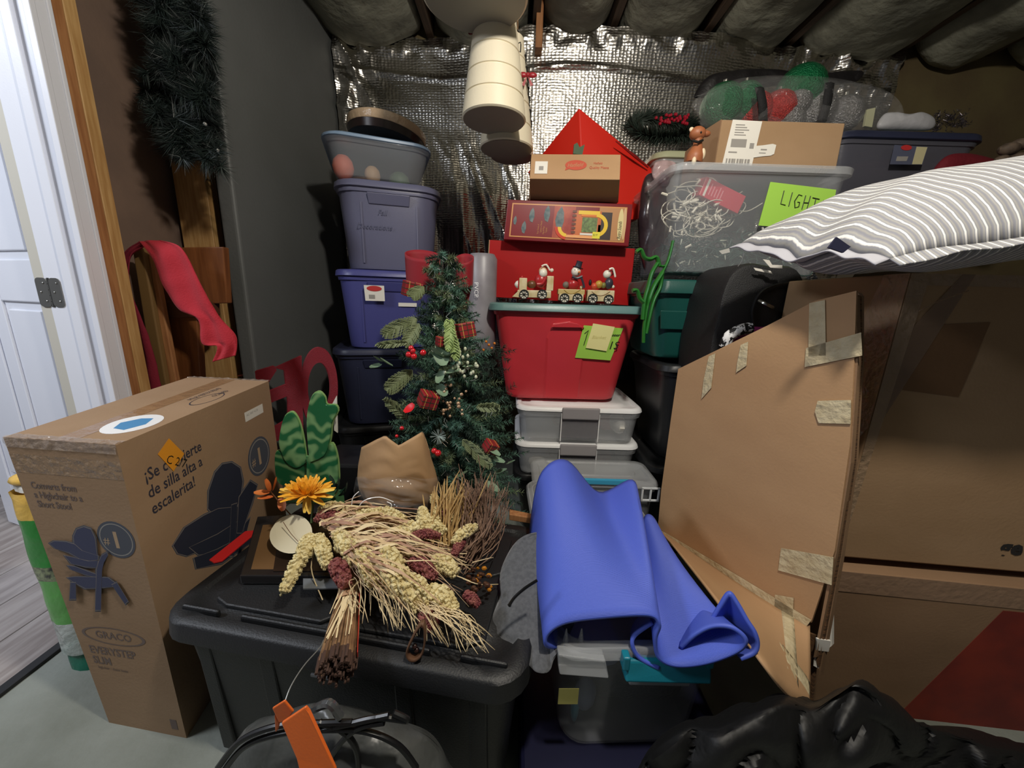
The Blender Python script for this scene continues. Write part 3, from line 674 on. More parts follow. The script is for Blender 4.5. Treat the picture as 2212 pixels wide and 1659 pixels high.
def bow(t, c, s, m=RIB):
    for sg_ in (-1, 1):
        MB().ball(c + V((sg_ * s * .55, 0, 0)), s * .55, 10, (1, .4, .55)).build('bow_loop', m, t, smooth=True)
        MB().prism([c, c + V((sg_ * s * .7, 0, -s)), c + V((sg_ * s * .35, 0, -s * 1.15))], (0, .002, 0)).build('bow_tail', m, t)
    MB().ball(c, s * .28, 8).build('bow_knot', m, t, smooth=True)
bow(t2, at(1140, 162, 1.53), .03)
rb_ = thing('red_ribbon', 'dark red ribbon hanging under the topmost cone', 'ribbon', at(1020, 70, 1.4))
for q_ in ([(1005, 48), (1046, 36), (1040, 68), (1012, 74)], [(1108, 0), (1124, -12), (1120, 30), (1104, 42)]):
    MB().prism([at(*p, 1.40) for p in q_], (.005, .003, 0)).build('ribbon_tail', mat('deep_red_ribbon', (110, 14, 26), .5), rb_)
tw = MB()
for k in range(26):
    a = at(1090 + R.uniform(-14, 22), 40 + k * 3.2, 1.47 + R.uniform(-.02, .03)); tw.tube(interp([a, a + V((R.uniform(-.02, .02), 0, .018)), a + V((R.uniform(-.02, .03), R.uniform(-.01, .01), -.01))], 3), .0018, 4)
tw.build('wire_scroll', MARK, t2, kind='stuff')
MB().box(at(1166, 30, 2.25) + V((0, 0, .02)), (.035, .06, .36)).build('hanging_bracket', PINE, ce, bevel=.003)
# ============================================================ CENTRE STACK
t, f, O = tub('storage_tub', 'black lidded tub on the floor under the white lidded boxes, centre', 'tub', (.03, 1.50, 0), .49, .42, .305, 0, BLACK, taper=.04)
def latch_box(z0, lbl, item):
    x0, Y0, W, D, Hh = .030, 1.475, .515, .42, .155
    t, f, O = tub('clear_box', lbl, 'box', (x0, Y0, z0), W, D, Hh, 0, MILKY, lidm=WHITE, taper=.018, r=.045, lidh=.020, over=.003, handle=None, group='clear boxes with white lids in the centre stack')
    hh = MB(); yy = Y0 - .014
    hh.box((x0 + W * .50, yy, z0 + Hh - .022), (.155, .012, .05)); hh.build('latch', GREYP, t, bevel=.005)
    MB().box((x0 + W * .50, yy + .010, z0 + Hh - .09), (.15, .006, .085)).build('latch_recess', mat('grey_clear', (140, 138, 142), .3, mix=.5), t, bevel=.002)
    for sx in (-.078, .078): MB().box((x0 + W * .5 + sx, yy + .007, z0 + Hh * .45), (.004, .01, .12)).build('rib', WHITE, t)
    return t
latch_box(.305, 'clear box with white lid and grey latch, lower of the two under the red tub', 0)
latch_box(.465, 'clear box with white lid and grey latch, directly under the red tub', 1)
for zz, its in ((.312, [('paper_scrap', PAPER, (.12, 1.52, .045), (.055, .02, .04)), ('pink_toy', mat('dusty_pink', (190, 110, 120), .6), (.40, 1.60, .05), (.10, .1, .06)), ('dark_item', NAVY, (.26, 1.65, .04), (.12, .1, .05))]), (.472, [('white_plate', PAPER, (.47, 1.56, .06), (.045, .12, .06)), ('dark_item', mat('plum', (92, 62, 74), .6), (.27, 1.6, .05), (.12, .1, .06)), ('pink_item', _M['dusty_pink'], (.44, 1.62, .04), (.08, .06, .05))])):
    ct = thing('stored_items', ('assorted small items seen through the lower' if zz < .4 else 'assorted small items seen through the upper') + ' clear white lidded box', 'items', (.28, 1.58, zz))
    for n_, m_, p_, d_ in its: MB().ball((p_[0], p_[1], zz + p_[2]), .7, 10, d_).build(n_, m_, ct, smooth=True)
zt_ = 1.036
t, f, O = tub('storage_tub', 'bright red tub with grey green lid and lime sign in the centre stack', 'tub', (-.082, 1.50, .632), .595, .45, zt_ - .632, 1, REDP, lidm=TEALG, taper=.062, r=.05, lidh=.032, over=.014, handle=None)
# arched handle recess on the front
fr_ = f; hm = MB()
arch = [(.34, .98), (.355, .30), (.40, .15), (.52, .12), (.60, .17), (.645, .30), (.66, .98)]
hm.add([fr_(a, b_, .001) for a, b_ in arch] + [fr_(a * .9 + .05, b_ * .97 + .02, .006) for a, b_ in arch], [(i, i + 1, i + 8, i + 7) for i in range(6)] + [tuple(range(7, 14))])
hm.build('handle_panel', REDP, t, bevel=.003)
MB().prism([fr_(a, b_, .007) for a, b_ in ((.385, .185), (.41, .15), (.50, .125), (.57, .14), (.62, .18))], (0, -.014, 0)).build('handle_lip', REDP, t, bevel=.002)
sgp = MB(); fq = [(.615, .155), (.895, .175), (.86, .525), (.58, .505)]
plate(fr_, 0, 0, 0, 0, .010, .0006, 'lime_sign', LIME, t, poly=fq, label='lime green paper sign partly hidden by a yellow note')
plate(fr_, 0, 0, 0, 0, .016, .0006, 'sticky_note', YELL, t, poly=[(.675, .13), (.83, .16), (.81, .42), (.65, .39)], label='pale yellow sticky note')
text('ooor', fr_, .825, .26, .028, 'handwriting', MARK, t, asp=1.45, off=.012, shear=.4, bold=.03); text('1S', fr_, .815, .40, .085, 'handwriting', MARK, t, asp=1.45, off=.012, bold=.0, shear=.1)
strokes([[(0, .35), (.5, 0), (.35, .5), (.25, 1), (.1, 1.6)]], fr_, .628, .205, .05, .10, .0016, 'handwriting', MARK, t, off=.012)
text('Blanket', fr_, .68, .29, .035, 'handwriting', mat('pencil', (214, 204, 130), .8), t, asp=1.45, off=.0172, shear=.3)
# red gift carton behind the train
t, f, P, dv = pxbox('red_carton', 'plain glossy red carton standing on the red tub behind the little train', 'box', [(1058, 518), (1372, 537), (1358, 660), (1052, 641)], 1.66, .22, mat('gloss_red_card', (168, 22, 22), .3), bevel=.002)
MB().prism([P[0], P[3], P[3] + V((-.016, .17, 0)), P[0] + V((-.010, .17, 0))], (-.003, 0, 0)).build('open_flap', CARD2, t)
# burgundy jukebox ornament carton
t, f, P, dv = pxbox('ornament_carton', 'burgundy printed ornament carton with jukebox picture, lying on the red carton', 'box', [(1097, 431), (1367, 441), (1358, 532), (1088, 517)], 1.60, .22, mat('burgundy_card', (122, 28, 34), .28), bevel=.002)
a_ = 3.0
def pt(u0, v0, u1, v1, c, nm, off=.001, r=0): return plate(f, u0, v0, u1, v1, off, .0003, nm, mat('print_' + '_'.join(map(str, c)), c, .35), t)
plate(f, .04, .08, .96, .92, .0006, .0003, 'gold_border', mat('print_gold', (214, 150, 90), .35), t); plate(f, .05, .11, .95, .89, .001, .0003, 'print_panel', mat('print_maroon', (128, 30, 36), .35), t)
plate(f, .38, .11, .55, .89, .0014, .0002, 'print_glow', mat('print_glow', (184, 86, 60), .35, c2=(150, 44, 40), nscale=20), t); plate(f, .55, .20, .76, .85, .0016, .0002, 'print_orange', mat('print_o', (206, 112, 64), .35), t)
plate(f, .74, .11, .95, .89, .0016, .0002, 'print_tan', mat('print_tan', (190, 138, 92), .35), t); plate(f, .76, .22, .845, .88, .002, .0002, 'print_dark', mat('print_dark', (66, 56, 54), .35), t)
for (u, v, s) in ((.075, .5, .5), (.15, .66, .7), (.205, .35, .8), (.325, .3, .9), (.43, .40, 1.3)):
    plate(f, 0, 0, 0, 0, .0022, .0002, 'print_bird', mat('print_teal', (56, 86, 92), .4, c2=(110, 120, 120), nscale=60), t, poly=[(u - .02 * s, v - .1 * s), (u + .005 * s, v - .22 * s), (u + .022 * s, v - .1 * s), (u + .026 * s, v + .06 * s), (u + .012 * s, v + .24 * s), (u - .015 * s, v + .2 * s), (u - .028 * s, v + .05 * s)])
for i, s_ in enumerate(("Your Choice of", "Lighted or Musical", "Sings & Plays", "Toyland")): text(s_, f, .27 + i * .022, .82 - .04 * (i % 2), .045, 'lettering', mat('print_gold', ()), t, asp=3.6, rot=math.pi / 2, off=.002, su=.6)
YO = mat('print_yellow', (240, 200, 60), .35); 
plate(f, .575, .20, .745, .29, .003, .0003, 'print_tube', YO, t)
def arcpoly(cu, cv, r0, r1, a0, a1, asp, n=12):
    A = [math.radians(a0 + (a1 - a0) * k / n) for k in range(n + 1)]
    return [(cu + r1 * math.cos(a) / asp, cv - r1 * math.sin(a)) for a in A] + [(cu + r0 * math.cos(a) / asp, cv - r0 * math.sin(a)) for a in A[::-1]]
def multi(poly, off, nm, m):
    h = len(poly) // 2; mb = MB(); mb.add([f(a, b_, off) for a, b_ in poly], [(i, i + 1, len(poly) - 2 - i, len(poly) - 1 - i) for i in range(h - 1)]); return mb.build(nm, m, t)
multi(arcpoly(.72, .54, .20, .29, -90, 90, 3.0), .0032, 'print_arch', YO); plate(f, .60, .25, .72, .34, .0030, .0002, 'print_arch', mat('print_o2', (226, 130, 50), .35), t)
plate(f, .61, .36, .73, .72, .0030, .0002, 'print_grille', mat('print_grille', (120, 146, 84), .4, c2=(84, 96, 60), nscale=90), t); plate(f, .60, .74, .73, .79, .003, .0002, 'print_foot', PAPER, t)
for k in range(6): plate(f, .528, .20 + .1 * k, .56, .26 + .1 * k, .003, .0002, 'print_key', mat('print_key', (112, 60, 40), .4), t)
multi(arcpoly(.50, .62, .16, .24, 180, 262, 3.0), .0034, 'print_tube', YO); multi(arcpoly(.50, .62, .24, .31, 180, 262, 3.0), .0034, 'print_tube', mat('print_red', (206, 60, 30), .35))
plate(f, .49, .80, .75, .87, .0036, .0002, 'print_tube', mat('print_peach', (240, 170, 110), .35), t)
plate(f, 0, 0, 0, 0, .0036, .0003, 'oval_logo', mat('print_cream', (226, 208, 150), .4), t, poly=ellipse(.915, .5, .022, .38)); plate(f, 0, 0, 0, 0, .0034, .0003, 'oval_logo', mat('print_cream2', (214, 176, 130), .4), t, poly=ellipse(.945, .48, .016, .38))
text('Retro Sounds', f, .925, .84, .085, 'lettering', MARK, t, asp=3.0, rot=math.pi / 2, off=.0044, shear=.3, su=.62)
plate(f, .70, .70, .76, .86, .0046, .0004, 'price_sticker', mat('price_yellow', (232, 220, 60), .5), t); text('$2.97', f, .705, .80, .05, 'lettering', INK, t, asp=3, off=.0052, su=.7)
# kraft meat carton, tipped forward
m1 = 386
Ys = (1.50, 1.57)
TLp, TRp = at(1148, 333, 1.53), at(1341, 334, 1.53); ML, MR = at(1144, 386, 1.50), at(1339, 388, 1.50); BLp, BRp = at(1145, 430, 1.62), at(1336, 437, 1.62)
kb = thing('kraft_carton', 'kraft carton with red oval meat company logo, tipped forward on the ornament carton', 'box', (BLp + BRp) / 2)
mb = MB(); dvv = V((0, .17, .04)); mb.add([TLp, TRp, MR, ML, BRp, BLp, TLp + dvv, TRp + dvv, BRp + V((0, .12, 0)), BLp + V((0, .12, 0))], [(0, 3, 2, 1), (3, 5, 4, 2), (0, 1, 7, 6), (5, 9, 8, 4), (6, 7, 8, 9), (0, 6, 9, 5, 3), (1, 2, 4, 8, 7)])
mb.build('carton', CARD2, kb, bevel=.002)
f = bil(TLp, TRp, MR, ML); plate(f, .05, .30, .19, .80, .001, .0004, 'white_label', PAPER, kb); plate(f, .095, .50, .145, .66, .0018, .0002, 'label_code', GINK, kb)
OR = mat('brick_red_print', (190, 74, 48), .6); plate(f, 0, 0, 0, 0, .001, .0003, 'logo_oval', OR, kb, poly=ellipse(.505, .44, .12, .20)); plate(f, 0, 0, 0, 0, .001, .0003, 'logo_tail', OR, kb, poly=[(.40, .48), (.43, .60), (.385, .66)])
text('Hatfield', f, .408, .53, .15, 'lettering', CARD2, kb, asp=3.7, off=.0016, shear=.35, su=.95, rot=.06)
text('Hatfield', f, .70, .40, .09, 'lettering', OR, kb, asp=3.7, off=.0012, su=.9); text('Quality Meats', f, .655, .58, .10, 'lettering', OR, kb, asp=3.7, off=.0012, su=1.0)
# large red tilted paper box / lantern behind
RB = mat('bright_red_card', (208, 36, 22), .45)
rl = thing('red_gift_box', 'big bright red cube box standing on one corner behind the kraft carton', 'box', at(1290, 470, 1.85))
A = at(1251, 233, 1.78); Bl = at(1140, 372, 1.95); Cr = at(1411, 366, 1.85); Dm = at(1262, 480, 1.70)
El = at(1150, 500, 1.95); Gr = at(1378, 474, 1.78); Fb = at(1275, 640, 1.80)
kk = MB(); bk = V((.02, .22, .02))
kk.add([A, Bl, Dm, Cr, A + bk, Bl + bk, Dm + bk, Cr + bk, Gr, Gr + bk], [(0, 1, 2), (0, 2, 8, 3), (0, 4, 5, 1), (0, 3, 7, 4), (3, 8, 9, 7), (4, 6, 5), (4, 7, 9, 6), (1, 5, 6, 2), (2, 6, 9, 8)])
kk.build('box', RB, rl, bevel=.004)
cr_ = MB(); cr_.tube([at(1330, 305, 1.76), at(1372, 338, 1.79), at(1400, 362, 1.82)], [.002, .006, .003], 6); cr_.build('creased_edge', mat('dark_red_card', (130, 20, 18), .5), rl)
MB().prism([at(1238, 332, 1.68), at(1240, 312, 1.68), at(1247, 308, 1.68), at(1252, 318, 1.68), at(1263, 312, 1.68), at(1258, 334, 1.68)], (0, .01, 0)).build('green_sprig', mat('leaf_dark', (50, 80, 44), .6), rl)
# ---- little train figurines on the lid
BEI = mat('ivory_ceramic', (222, 208, 170), .35, c2=(198, 176, 128), nscale=30); BRZ = mat('brown_glaze', (110, 72, 44), .35); REDC = mat('red_glaze', (176, 42, 44), .3); GRYC = mat('charcoal_glaze', (56, 56, 66), .35); WHC = mat('white_glaze', (236, 230, 214), .35)
def wheel(c, r, par):
    Mx = Matrix.Rotation(math.radians(90), 3, 'X'); h = MB()
    h.lathe([(r, -.003), (r, .003), (r * .82, .003), (r * .82, -.003)], c, Mx, 24, cap0=False, cap1=False)
    for k in range(4):
        a = math.pi * k / 4; d = V((math.cos(a), 0, math.sin(a))) * r * .85; h.tube([c - d, c + d], .0011, 4)
    h.ball(c, r * .18, 6); w_ = h.build('wheel', MARK, par)
    MB().lathe([(r * .84, .0), (r * .84, .0015)], c + V((0, .004, 0)), Mx, 20).build('wheel_disc', WHC, w_)
TY = 1.545; zl = 1.0365
def PX(px, py): p = at(px, py, TY); return p
def trainbox(p0, p1, name, m, par, dy=.045, **k):
    a, b_ = PX(*p0), PX(*p1); x0, x1 = min(a.x, b_.x), max(a.x, b_.x); z0, z1 = min(a.z, b_.z), max(a.z, b_.z)
    return MB().box(((x0 + x1) / 2, TY + dy / 2, (z0 + z1) / 2), (x1 - x0, dy, z1 - z0)).build(name, m, par, bevel=.002, **k)
def pball(px, py, rp, name, m, par, sq=(1, 1, 1), dy=.02, n=12):
    p = PX(px, py); r = rp * TY / .98 / F; return MB().ball(p + V((0, dy, 0)), r, n, sq).build(name, m, par, smooth=True)
e = thing('train_engine', 'ivory train engine figurine driven by a bearded figure in red with stocking cap', 'figurine', (PX(1152, 650).x, TY, zl), 'ceramic train on the red tub')
trainbox((1118, 626), (1190, 644), 'chassis', BEI, e); trainbox((1122, 600), (1138, 628), 'boiler', BEI, e); trainbox((1182, 596), (1195, 628), 'seat_back', BEI, e)
MB().lathe([(.016, 0), (.012, .008), (.003, .014)], PX(1119, 614) + V((0, .02, 0)), Matrix.Rotation(math.radians(-90), 3, 'Y'), 14).build('nose_cone', WHC, e, smooth=True)
MB().prism([PX(1106, 641), PX(1120, 628), PX(1124, 643)], (0, .04, 0)).build('cowcatcher', BEI, e, bevel=.001)
for w_ in (1132, 1171): wheel(PX(w_, 636) + V((0, -.006, 0)), .0195, e)
pball(1170, 606, 14, 'torso', REDC, e, (1, .8, 1.1)); pball(1149, 614, 8, 'sack', BRZ, e, (1.3, .9, 1)); pball(1174, 585, 9, 'face', mat('skin_glaze', (232, 190, 150), .4), e); pball(1174, 590, 9.5, 'beard', WHC, e, (.9, 1.0, 1.0), .012)
pball(1181, 572, 7, 'cap', REDC, e, (1.1, 1, .9)); MB().tube(interp([PX(1170, 575), PX(1180, 572), PX(1188, 584)], 4), .0035, 6).build('cap_band', WHC, e, smooth=True); pball(1193, 583, 4, 'pompom', WHC, e)
MB().tube(interp([PX(1180, 598), PX(1172, 612), PX(1160, 614)], 4), .006, 8).build('arm', REDC, e, smooth=True); pball(1128, 598, 3, 'berry', REDC, e)
e = thing('train_wagon', 'tan train wagon figurine carrying a snowman in a black top hat', 'figurine', (PX(1235, 650).x, TY, zl), 'ceramic train on the red tub')
trainbox((1206, 624), (1263, 637), 'wagon_box', mat('tan_glaze', (196, 172, 112), .35), e); trainbox((1208, 634), (1260, 650), 'chassis', BEI, e)
for w_ in (1219, 1247): wheel(PX(w_, 644) + V((0, -.006, 0)), .0195, e)
MB().tube(interp([PX(1218, 626), PX(1228, 634), PX(1240, 634), PX(1254, 626)], 4), .0013, 5).build('gold_swag', mat('gold_glaze', (176, 140, 60), .3, metal=.6), e)
pball(1240, 614, 11, 'body', REDC, e, (1.1, .9, 1.1)); pball(1246, 586, 10, 'head', WHC, e); pball(1251, 588, 2.2, 'nose', mat('orange_glaze', (226, 130, 50), .4), e, dy=-.002)
hp_ = PX(1250, 578) + V((0, .02, 0)); Mh = Matrix.Rotation(math.radians(14), 3, 'Y')
MB().lathe([(.021, 0), (.022, .002), (.013, .004), (.012, .024), (.0135, .026)], hp_, Mh, 18).build('top_hat', GRYC, e, smooth=True)
MB().tube(interp([PX(1236, 597), PX(1246, 601), PX(1258, 597)], 4), .005, 8).build('scarf', GRYC, e, smooth=True); MB().tube(interp([PX(1256, 600), PX(1260, 612), PX(1262, 622)], 4), .0045, 8).build('arm', GRYC, e, smooth=True)
pball(1224, 615, 7, 'sack', mat('grey_sack', (120, 108, 96), .6), e); pball(1258, 621, 4, 'mitten', BEI, e)
for a_, b_ in ((1242, 583), (1249, 582)): pball(a_, b_, 1.0, 'eye', MARK, e, dy=.0035)
e = thing('train_wagon', 'ivory train wagon figurine carrying a small snowman in a knitted cap with gifts', 'figurine', (PX(1300, 655).x, TY, zl), 'ceramic train on the red tub')
trainbox((1270, 626), (1326, 652), 'wagon_box', BEI, e)
for w_ in (1280, 1314): wheel(PX(w_, 645 + (w_ - 1280) * .06) + V((0, -.006, 0)), .0195, e)
MB().tube(interp([PX(1278, 630), PX(1290, 638), PX(1304, 638), PX(1318, 630)], 4), .0013, 5).build('gold_swag', BRZ, e)
pball(1314, 592, 8.5, 'head', WHC, e); pball(1318, 612, 9, 'body', GRYC, e, (1, .9, 1.3)); MB().tube(interp([PX(1316, 582), PX(1324, 580), PX(1328, 592), PX(1329, 599)], 4), [.004] * 12 + [.003], 8).build('cap_band', WHC, e, smooth=True)
pball(1324, 588, 6, 'cap', REDC, e, (.8, .9, 1.1)); pball(1296, 614, 8, 'gift', mat('ochre_glaze', (190, 150, 60), .4), e); pball(1286, 618, 7, 'gift', mat('orange_red_glaze', (204, 80, 50), .4), e); pball(1277, 610, 4, 'boot', MARK, e, (.8, .8, 1.6)); pball(1306, 616, 6, 'wreath', mat('olive_glaze', (120, 120, 60), .5), e); pball(1327, 619, 3.4, 'mitten', WHC, e)
# ============================================================ RIGHT SIDE
# green tote and what it stands on
for i, (z0, hh_, lb) in enumerate(((0, .42, 'black tub on the floor under the dark green tote, lower of two'), (.43, .40, 'black tub directly under the dark green tote'))):
    tub('storage_tub', lb, 'tub', (.565, 1.36, z0), .54, .42, hh_, 0, BLACK, taper=.05, r=.06)
t, f, O = tub('storage_tub', 'dark green tub with matching lid under the clear tub of lights', 'tub', (.50, 1.37, .845), .60, .42, .29, 0, GREENP, taper=.045, r=.05, lidh=.05, handle=None, over=.004)
plate(f, .03, .30, .95, .56, .006, .006, 'raised_band', GREENP, t, bevel=.003)
# clear LIGHTS tub
lt, f, O = tub('clear_tub', 'large clear tub of holiday lights with a lime green sign, on the dark green tub', 'tub', (.515, 1.34, 1.155), .585, .44, .345, 0, CLEAR, taper=.030, r=.05, lid=False, handle=None)
ux, uy = frame(0)
rm = MB(); rm.loft([rrect(0, 0, .2925 - a, .22 - a, .05, z, ux, uy, O) for a, z in ((0, .32), (-.010, .322), (-.012, .340), (-.008, .345), (.010, .345), (.012, .33))]); rm.build('rim', MILKY, lt, smooth=True)
sgn = [at(1664, 393, 1.335), at(1806, 410, 1.335), at(1790, 500, 1.335), at(1638, 487, 1.335)]
mb = MB(); mb.prism(sgn, (0, -.0008, 0)); mb.build('lime_sign', LIME, lt, label='lime green sign reading LIGHTS')
fs = bil(*sgn)
LT = {'L': [[(0, 0), (.0, .9), (.55, .95)]], 'I': [[(.1, 0), (.05, .95)]], 'G': [[(.7, .1), (.3, .05), (0, .5), (.2, .95), (.6, .85), (.6, .55), (.35, .55)]], 'H': [[(.1, 0), (0, .95)], [(.65, .0), (.55, .95)], [(.05, .5), (.6, .48)]], 'T': [[(0, .05), (.8, .1)], [(.4, .05), (.35, .95)]], 'S': [[(.6, .1), (.2, .1), (.15, .4), (.55, .55), (.5, .9), (.05, .95)]]}
for i, ch in enumerate('LIGHTS'):
    strokes(LT[ch], fs, .23 + [0, .115, .19, .32, .44, .58][i], .16 + .018 * i, .13, .34, .0014, 'handwriting', MARK, lt, off=.002)
# contents: white and green light strings, red carton
ws = thing('string_lights', 'tangled white string lights inside the clear lights tub', 'lights', at(1510, 470, 1.42)); wm = MB()
WW = mat('ivory_wire', (224, 220, 204), .5)
for k in range(46):
    p = at(max(1462, 1515 + R.gauss(0, 34)), 455 + R.gauss(0, 24), 1.385 + R.random() * .08); a = R.random() * 6.28; r_ = R.uniform(.015, .04)
    pts = [p + V((math.cos(a + t_ * 1.1) * r_ * (1 + t_ * .3), R.uniform(-.008, .008), math.sin(a + t_ * 1.1) * r_)) for t_ in range(5)]
    wm.tube(interp(pts, 4), .0018, 4)
for k in range(40):
    p = at(1505 + R.gauss(0, 40), 462 + R.gauss(0, 24), 1.385 + R.random() * .06); d = V((R.uniform(-1, 1), R.uniform(-.3, .3), R.uniform(-1, .4))).normalized(); wm.tube([p, p + d * .022], [.0045, .0038], 6)
wm.build('wire_tangle', WW, ws, kind='stuff')
gs_ = thing('string_lights', 'tangled green string lights filling the bottom of the clear lights tub', 'lights', at(1600, 565, 1.5)); gm = MB(); g2 = MB()
GW = mat('green_wire', (52, 82, 76), .5); 
for k in range(210):
    p = V((R.uniform(.57, 1.04), R.uniform(1.385, 1.6), R.uniform(1.18, 1.31))); a = R.random() * 6.28; r_ = R.uniform(.02, .05)
    gm.tube(interp([p + V((math.cos(a + t_) * r_, R.uniform(-.01, .01), math.sin(a + t_) * r_ * .7)) for t_ in range(4)], 4), .0018, 4)
    if k % 3 == 0:
        d = V((R.uniform(-1, 1), -.3, R.uniform(-1, 1))).normalized(); g2.tube([p, p + d * .02], [.003, .001], 5)
gm.box((.80, 1.60, 1.22), (.46, .14, .10)); gm.build('wire_tangle', GW, gs_, kind='stuff'); g2.build('bulbs', mat('pale_bulb', (190, 196, 180), .2), gs_, kind='stuff')
rc = thing('light_carton', 'small red printed carton lying inside the clear lights tub', 'box', at(1560, 440, 1.40)); q = [at(1527, 381, 1.385), at(1612, 424, 1.385), at(1594, 462, 1.385), at(1510, 421, 1.385)]
MB().prism(q, (0, .06, .01)).build('carton', mat('rose_red_card', (200, 44, 66), .4), rc, bevel=.002); fq = bil(*q)
plate(fq, .07, .05, .12, .95, .001, .0003, 'white_band', PAPER, rc)
for k in range(5): plate(fq, .18 + k * .07, .2 + .08 * (k % 3), .20 + k * .07, .8, .001, .0003, 'printed_line', mat('pink_print', (230, 150, 160), .5), rc)
tgc = thing('paper_tag', 'small white paper tag in the green light strings', 'tag', at(1565, 543, 1.38)); MB().prism([at(1553, 542, 1.378), at(1575, 536, 1.378), at(1577, 545, 1.378), at(1560, 549, 1.378)], (0, .001, 0)).build('tag', PAPER, tgc)
# bag of dark cloth against the clear tub's left
bg = blob([(1392, 385), (1425, 378), (1440, 420), (1436, 500), (1428, 560), (1400, 590), (1385, 560), (1378, 470)], 1.64, .05, .08, 'dark_bag', mat('dark_plum_film', (52, 40, 44), .3, bump=.5, bscale=20, coat=.3), nz=.02, nsc=14)
tag(bg, 'dark plum plastic bag squeezed beside the left side of the lights tub', 'bag')
pb = blob([(1415, 352), (1440, 346), (1462, 356), (1450, 385), (1420, 398), (1408, 378)], 1.62, .03, .05, 'crumpled_wrap', mat('pinkish_film', (170, 146, 146), .25, bump=.6, bscale=30), nz=.02, nsc=30)
tag(pb, 'pale pinkish crumpled wrap with a plum knob above the dark plum bag', 'wrap')
MB().ball(at(1434, 392, 1.52), .022, 12, (1, 1, 1.1)).build('knob', mat('plum_knob', (70, 20, 46), .4), pb, smooth=True)
# lime green plastic stand part
gr = thing('plastic_bracket', 'bright green moulded plastic bracket standing between red and dark green tubs', 'bracket', at(1405, 660, 1.42)); GP = plastic('bright_green_plastic', (40, 112, 40), .35)
def gb_(pts, r, nm='arm'): MB().tube(interp([at(a, b_, 1.36) for a, b_ in pts], 6), r, 8, flat=.6).build(nm, GP, gr, smooth=True)
gb_([(1454, 520), (1444, 560), (1430, 590), (1412, 620), (1400, 655), (1392, 700), (1390, 740)], [.008] * 12 + [.014] * 12 + [.010] * 13)
gb_([(1421, 568), (1408, 590), (1400, 620), (1392, 650), (1388, 690)], .012); gb_([(1430, 590), (1426, 620), (1412, 650), (1402, 690), (1396, 720)], .011)
gb_([(1374, 545), (1384, 540), (1392, 556), (1404, 560), (1418, 556), (1424, 575)], .012); gb_([(1366, 628), (1376, 628), (1382, 645), (1392, 655)], .012)
gb_([(1424, 575), (1440, 572), (1448, 545)], .007)
# brown shipping carton on the lights tub
t, f, P, dv = pxbox('shipping_carton', 'brown shipping carton with white address label, on the clear lights tub', 'box', [(1560, 258), (1826, 266), (1806, 366), (1545, 355)], 1.42, .28, CARD, bevel=.003)
kq = MB(); e0, e1 = P[0], P[3]; kq.prism([e0, e1, e1 + V((-.035, .10, 0)), e0 + V((-.035, .10, -.01))], (-.003, 0, 0)); kq.build('bulged_side', CARD3, t)
plate(f, 0, 0, 0, 0, .001, .0004, 'address_label', PAPER, t, poly=[(.085, .0), (.325, .02), (.30, 1.0), (.055, .99)]); plate(f, .10, .42, .225, .60, .0018, .0002, 'label_code', GINK, t); plate(f, .255, .50, .29, .62, .0018, .0002, 'label_code', GINK, t)
for k in range(9): plate(f, .08 + k * .022, .86, .092 + k * .022 + .004 * (k % 3), .99, .0018, .0002, 'label_bar', GINK, t)
for k in range(5): plate(f, .115, .10 + .055 * k, .19 + .02 * (k % 3), .12 + .055 * k, .0018, .0002, 'label_line', GINK, t)
plate(f, .09, .70, .16, .73, .0018, .0002, 'label_line', GINK, t); plate(f, 0, 0, 0, 0, .0018, .0004, 'torn_label', PAPER, t, poly=[(.30, .56), (.36, .54), (.44, .50), (.47, .52), (.465, .72), (.44, .76), (.38, .78), (.30, .82)])
plate(f, .35, .62, .40, .65, .0024, .0002, 'label_line', GINK, t); plate(f, .34, .70, .395, .72, .0024, .0002, 'label_line', GINK, t)
# fawn figurine
BRN = mat('fawn_brown', (160, 96, 60), .5); CRM = mat('fawn_cream', (226, 208, 176), .5)
fx = thing('fawn_figurine', 'small brown fawn figurine beside the shipping carton on the lights tub', 'figurine', at(1510, 352, 1.40))
def fb(px, py, rp, nm, m, sq=(1, 1, 1), dy=0): return MB().ball(at(px, py, 1.40 + dy), rp * 1.40 / F, 12, sq).build(nm, m, fx, smooth=True)
MB().tube(interp([at(1498, 352, 1.40), at(1502, 335, 1.40), at(1506, 318, 1.40), at(1508, 300, 1.40)], 5), [.026, .027, .027, .028, .028, .027, .025, .023, .021, .019, .017, .015, .014, .014, .014, .015], 12).build('body', BRN, fx, smooth=True)
fb(1507, 289, 14, 'head', BRN, (1.1, .9, .9)); fb(1525, 289, 7, 'muzzle', BRN, (1.3, .8, .8)); fb(1494, 280, 4.5, 'ear', CRM, (1, .6, 1)); fb(1515, 279, 4, 'ear', CRM, (1, .6, 1)); fb(1514, 286, 2, 'eye', MARK, dy=-.02); fb(1518, 333, 7, 'chest_patch', CRM, (.7, .7, 1.5), dy=-.012); fb(1499, 348, 6, 'leg_patch', CRM, (.7, .7, 1.3), dy=-.022)
MB().tube([at(1496, 304, 1.385), at(1508, 307, 1.375), at(1518, 303, 1.385)], .004, 6).build('collar', MARK, fx)
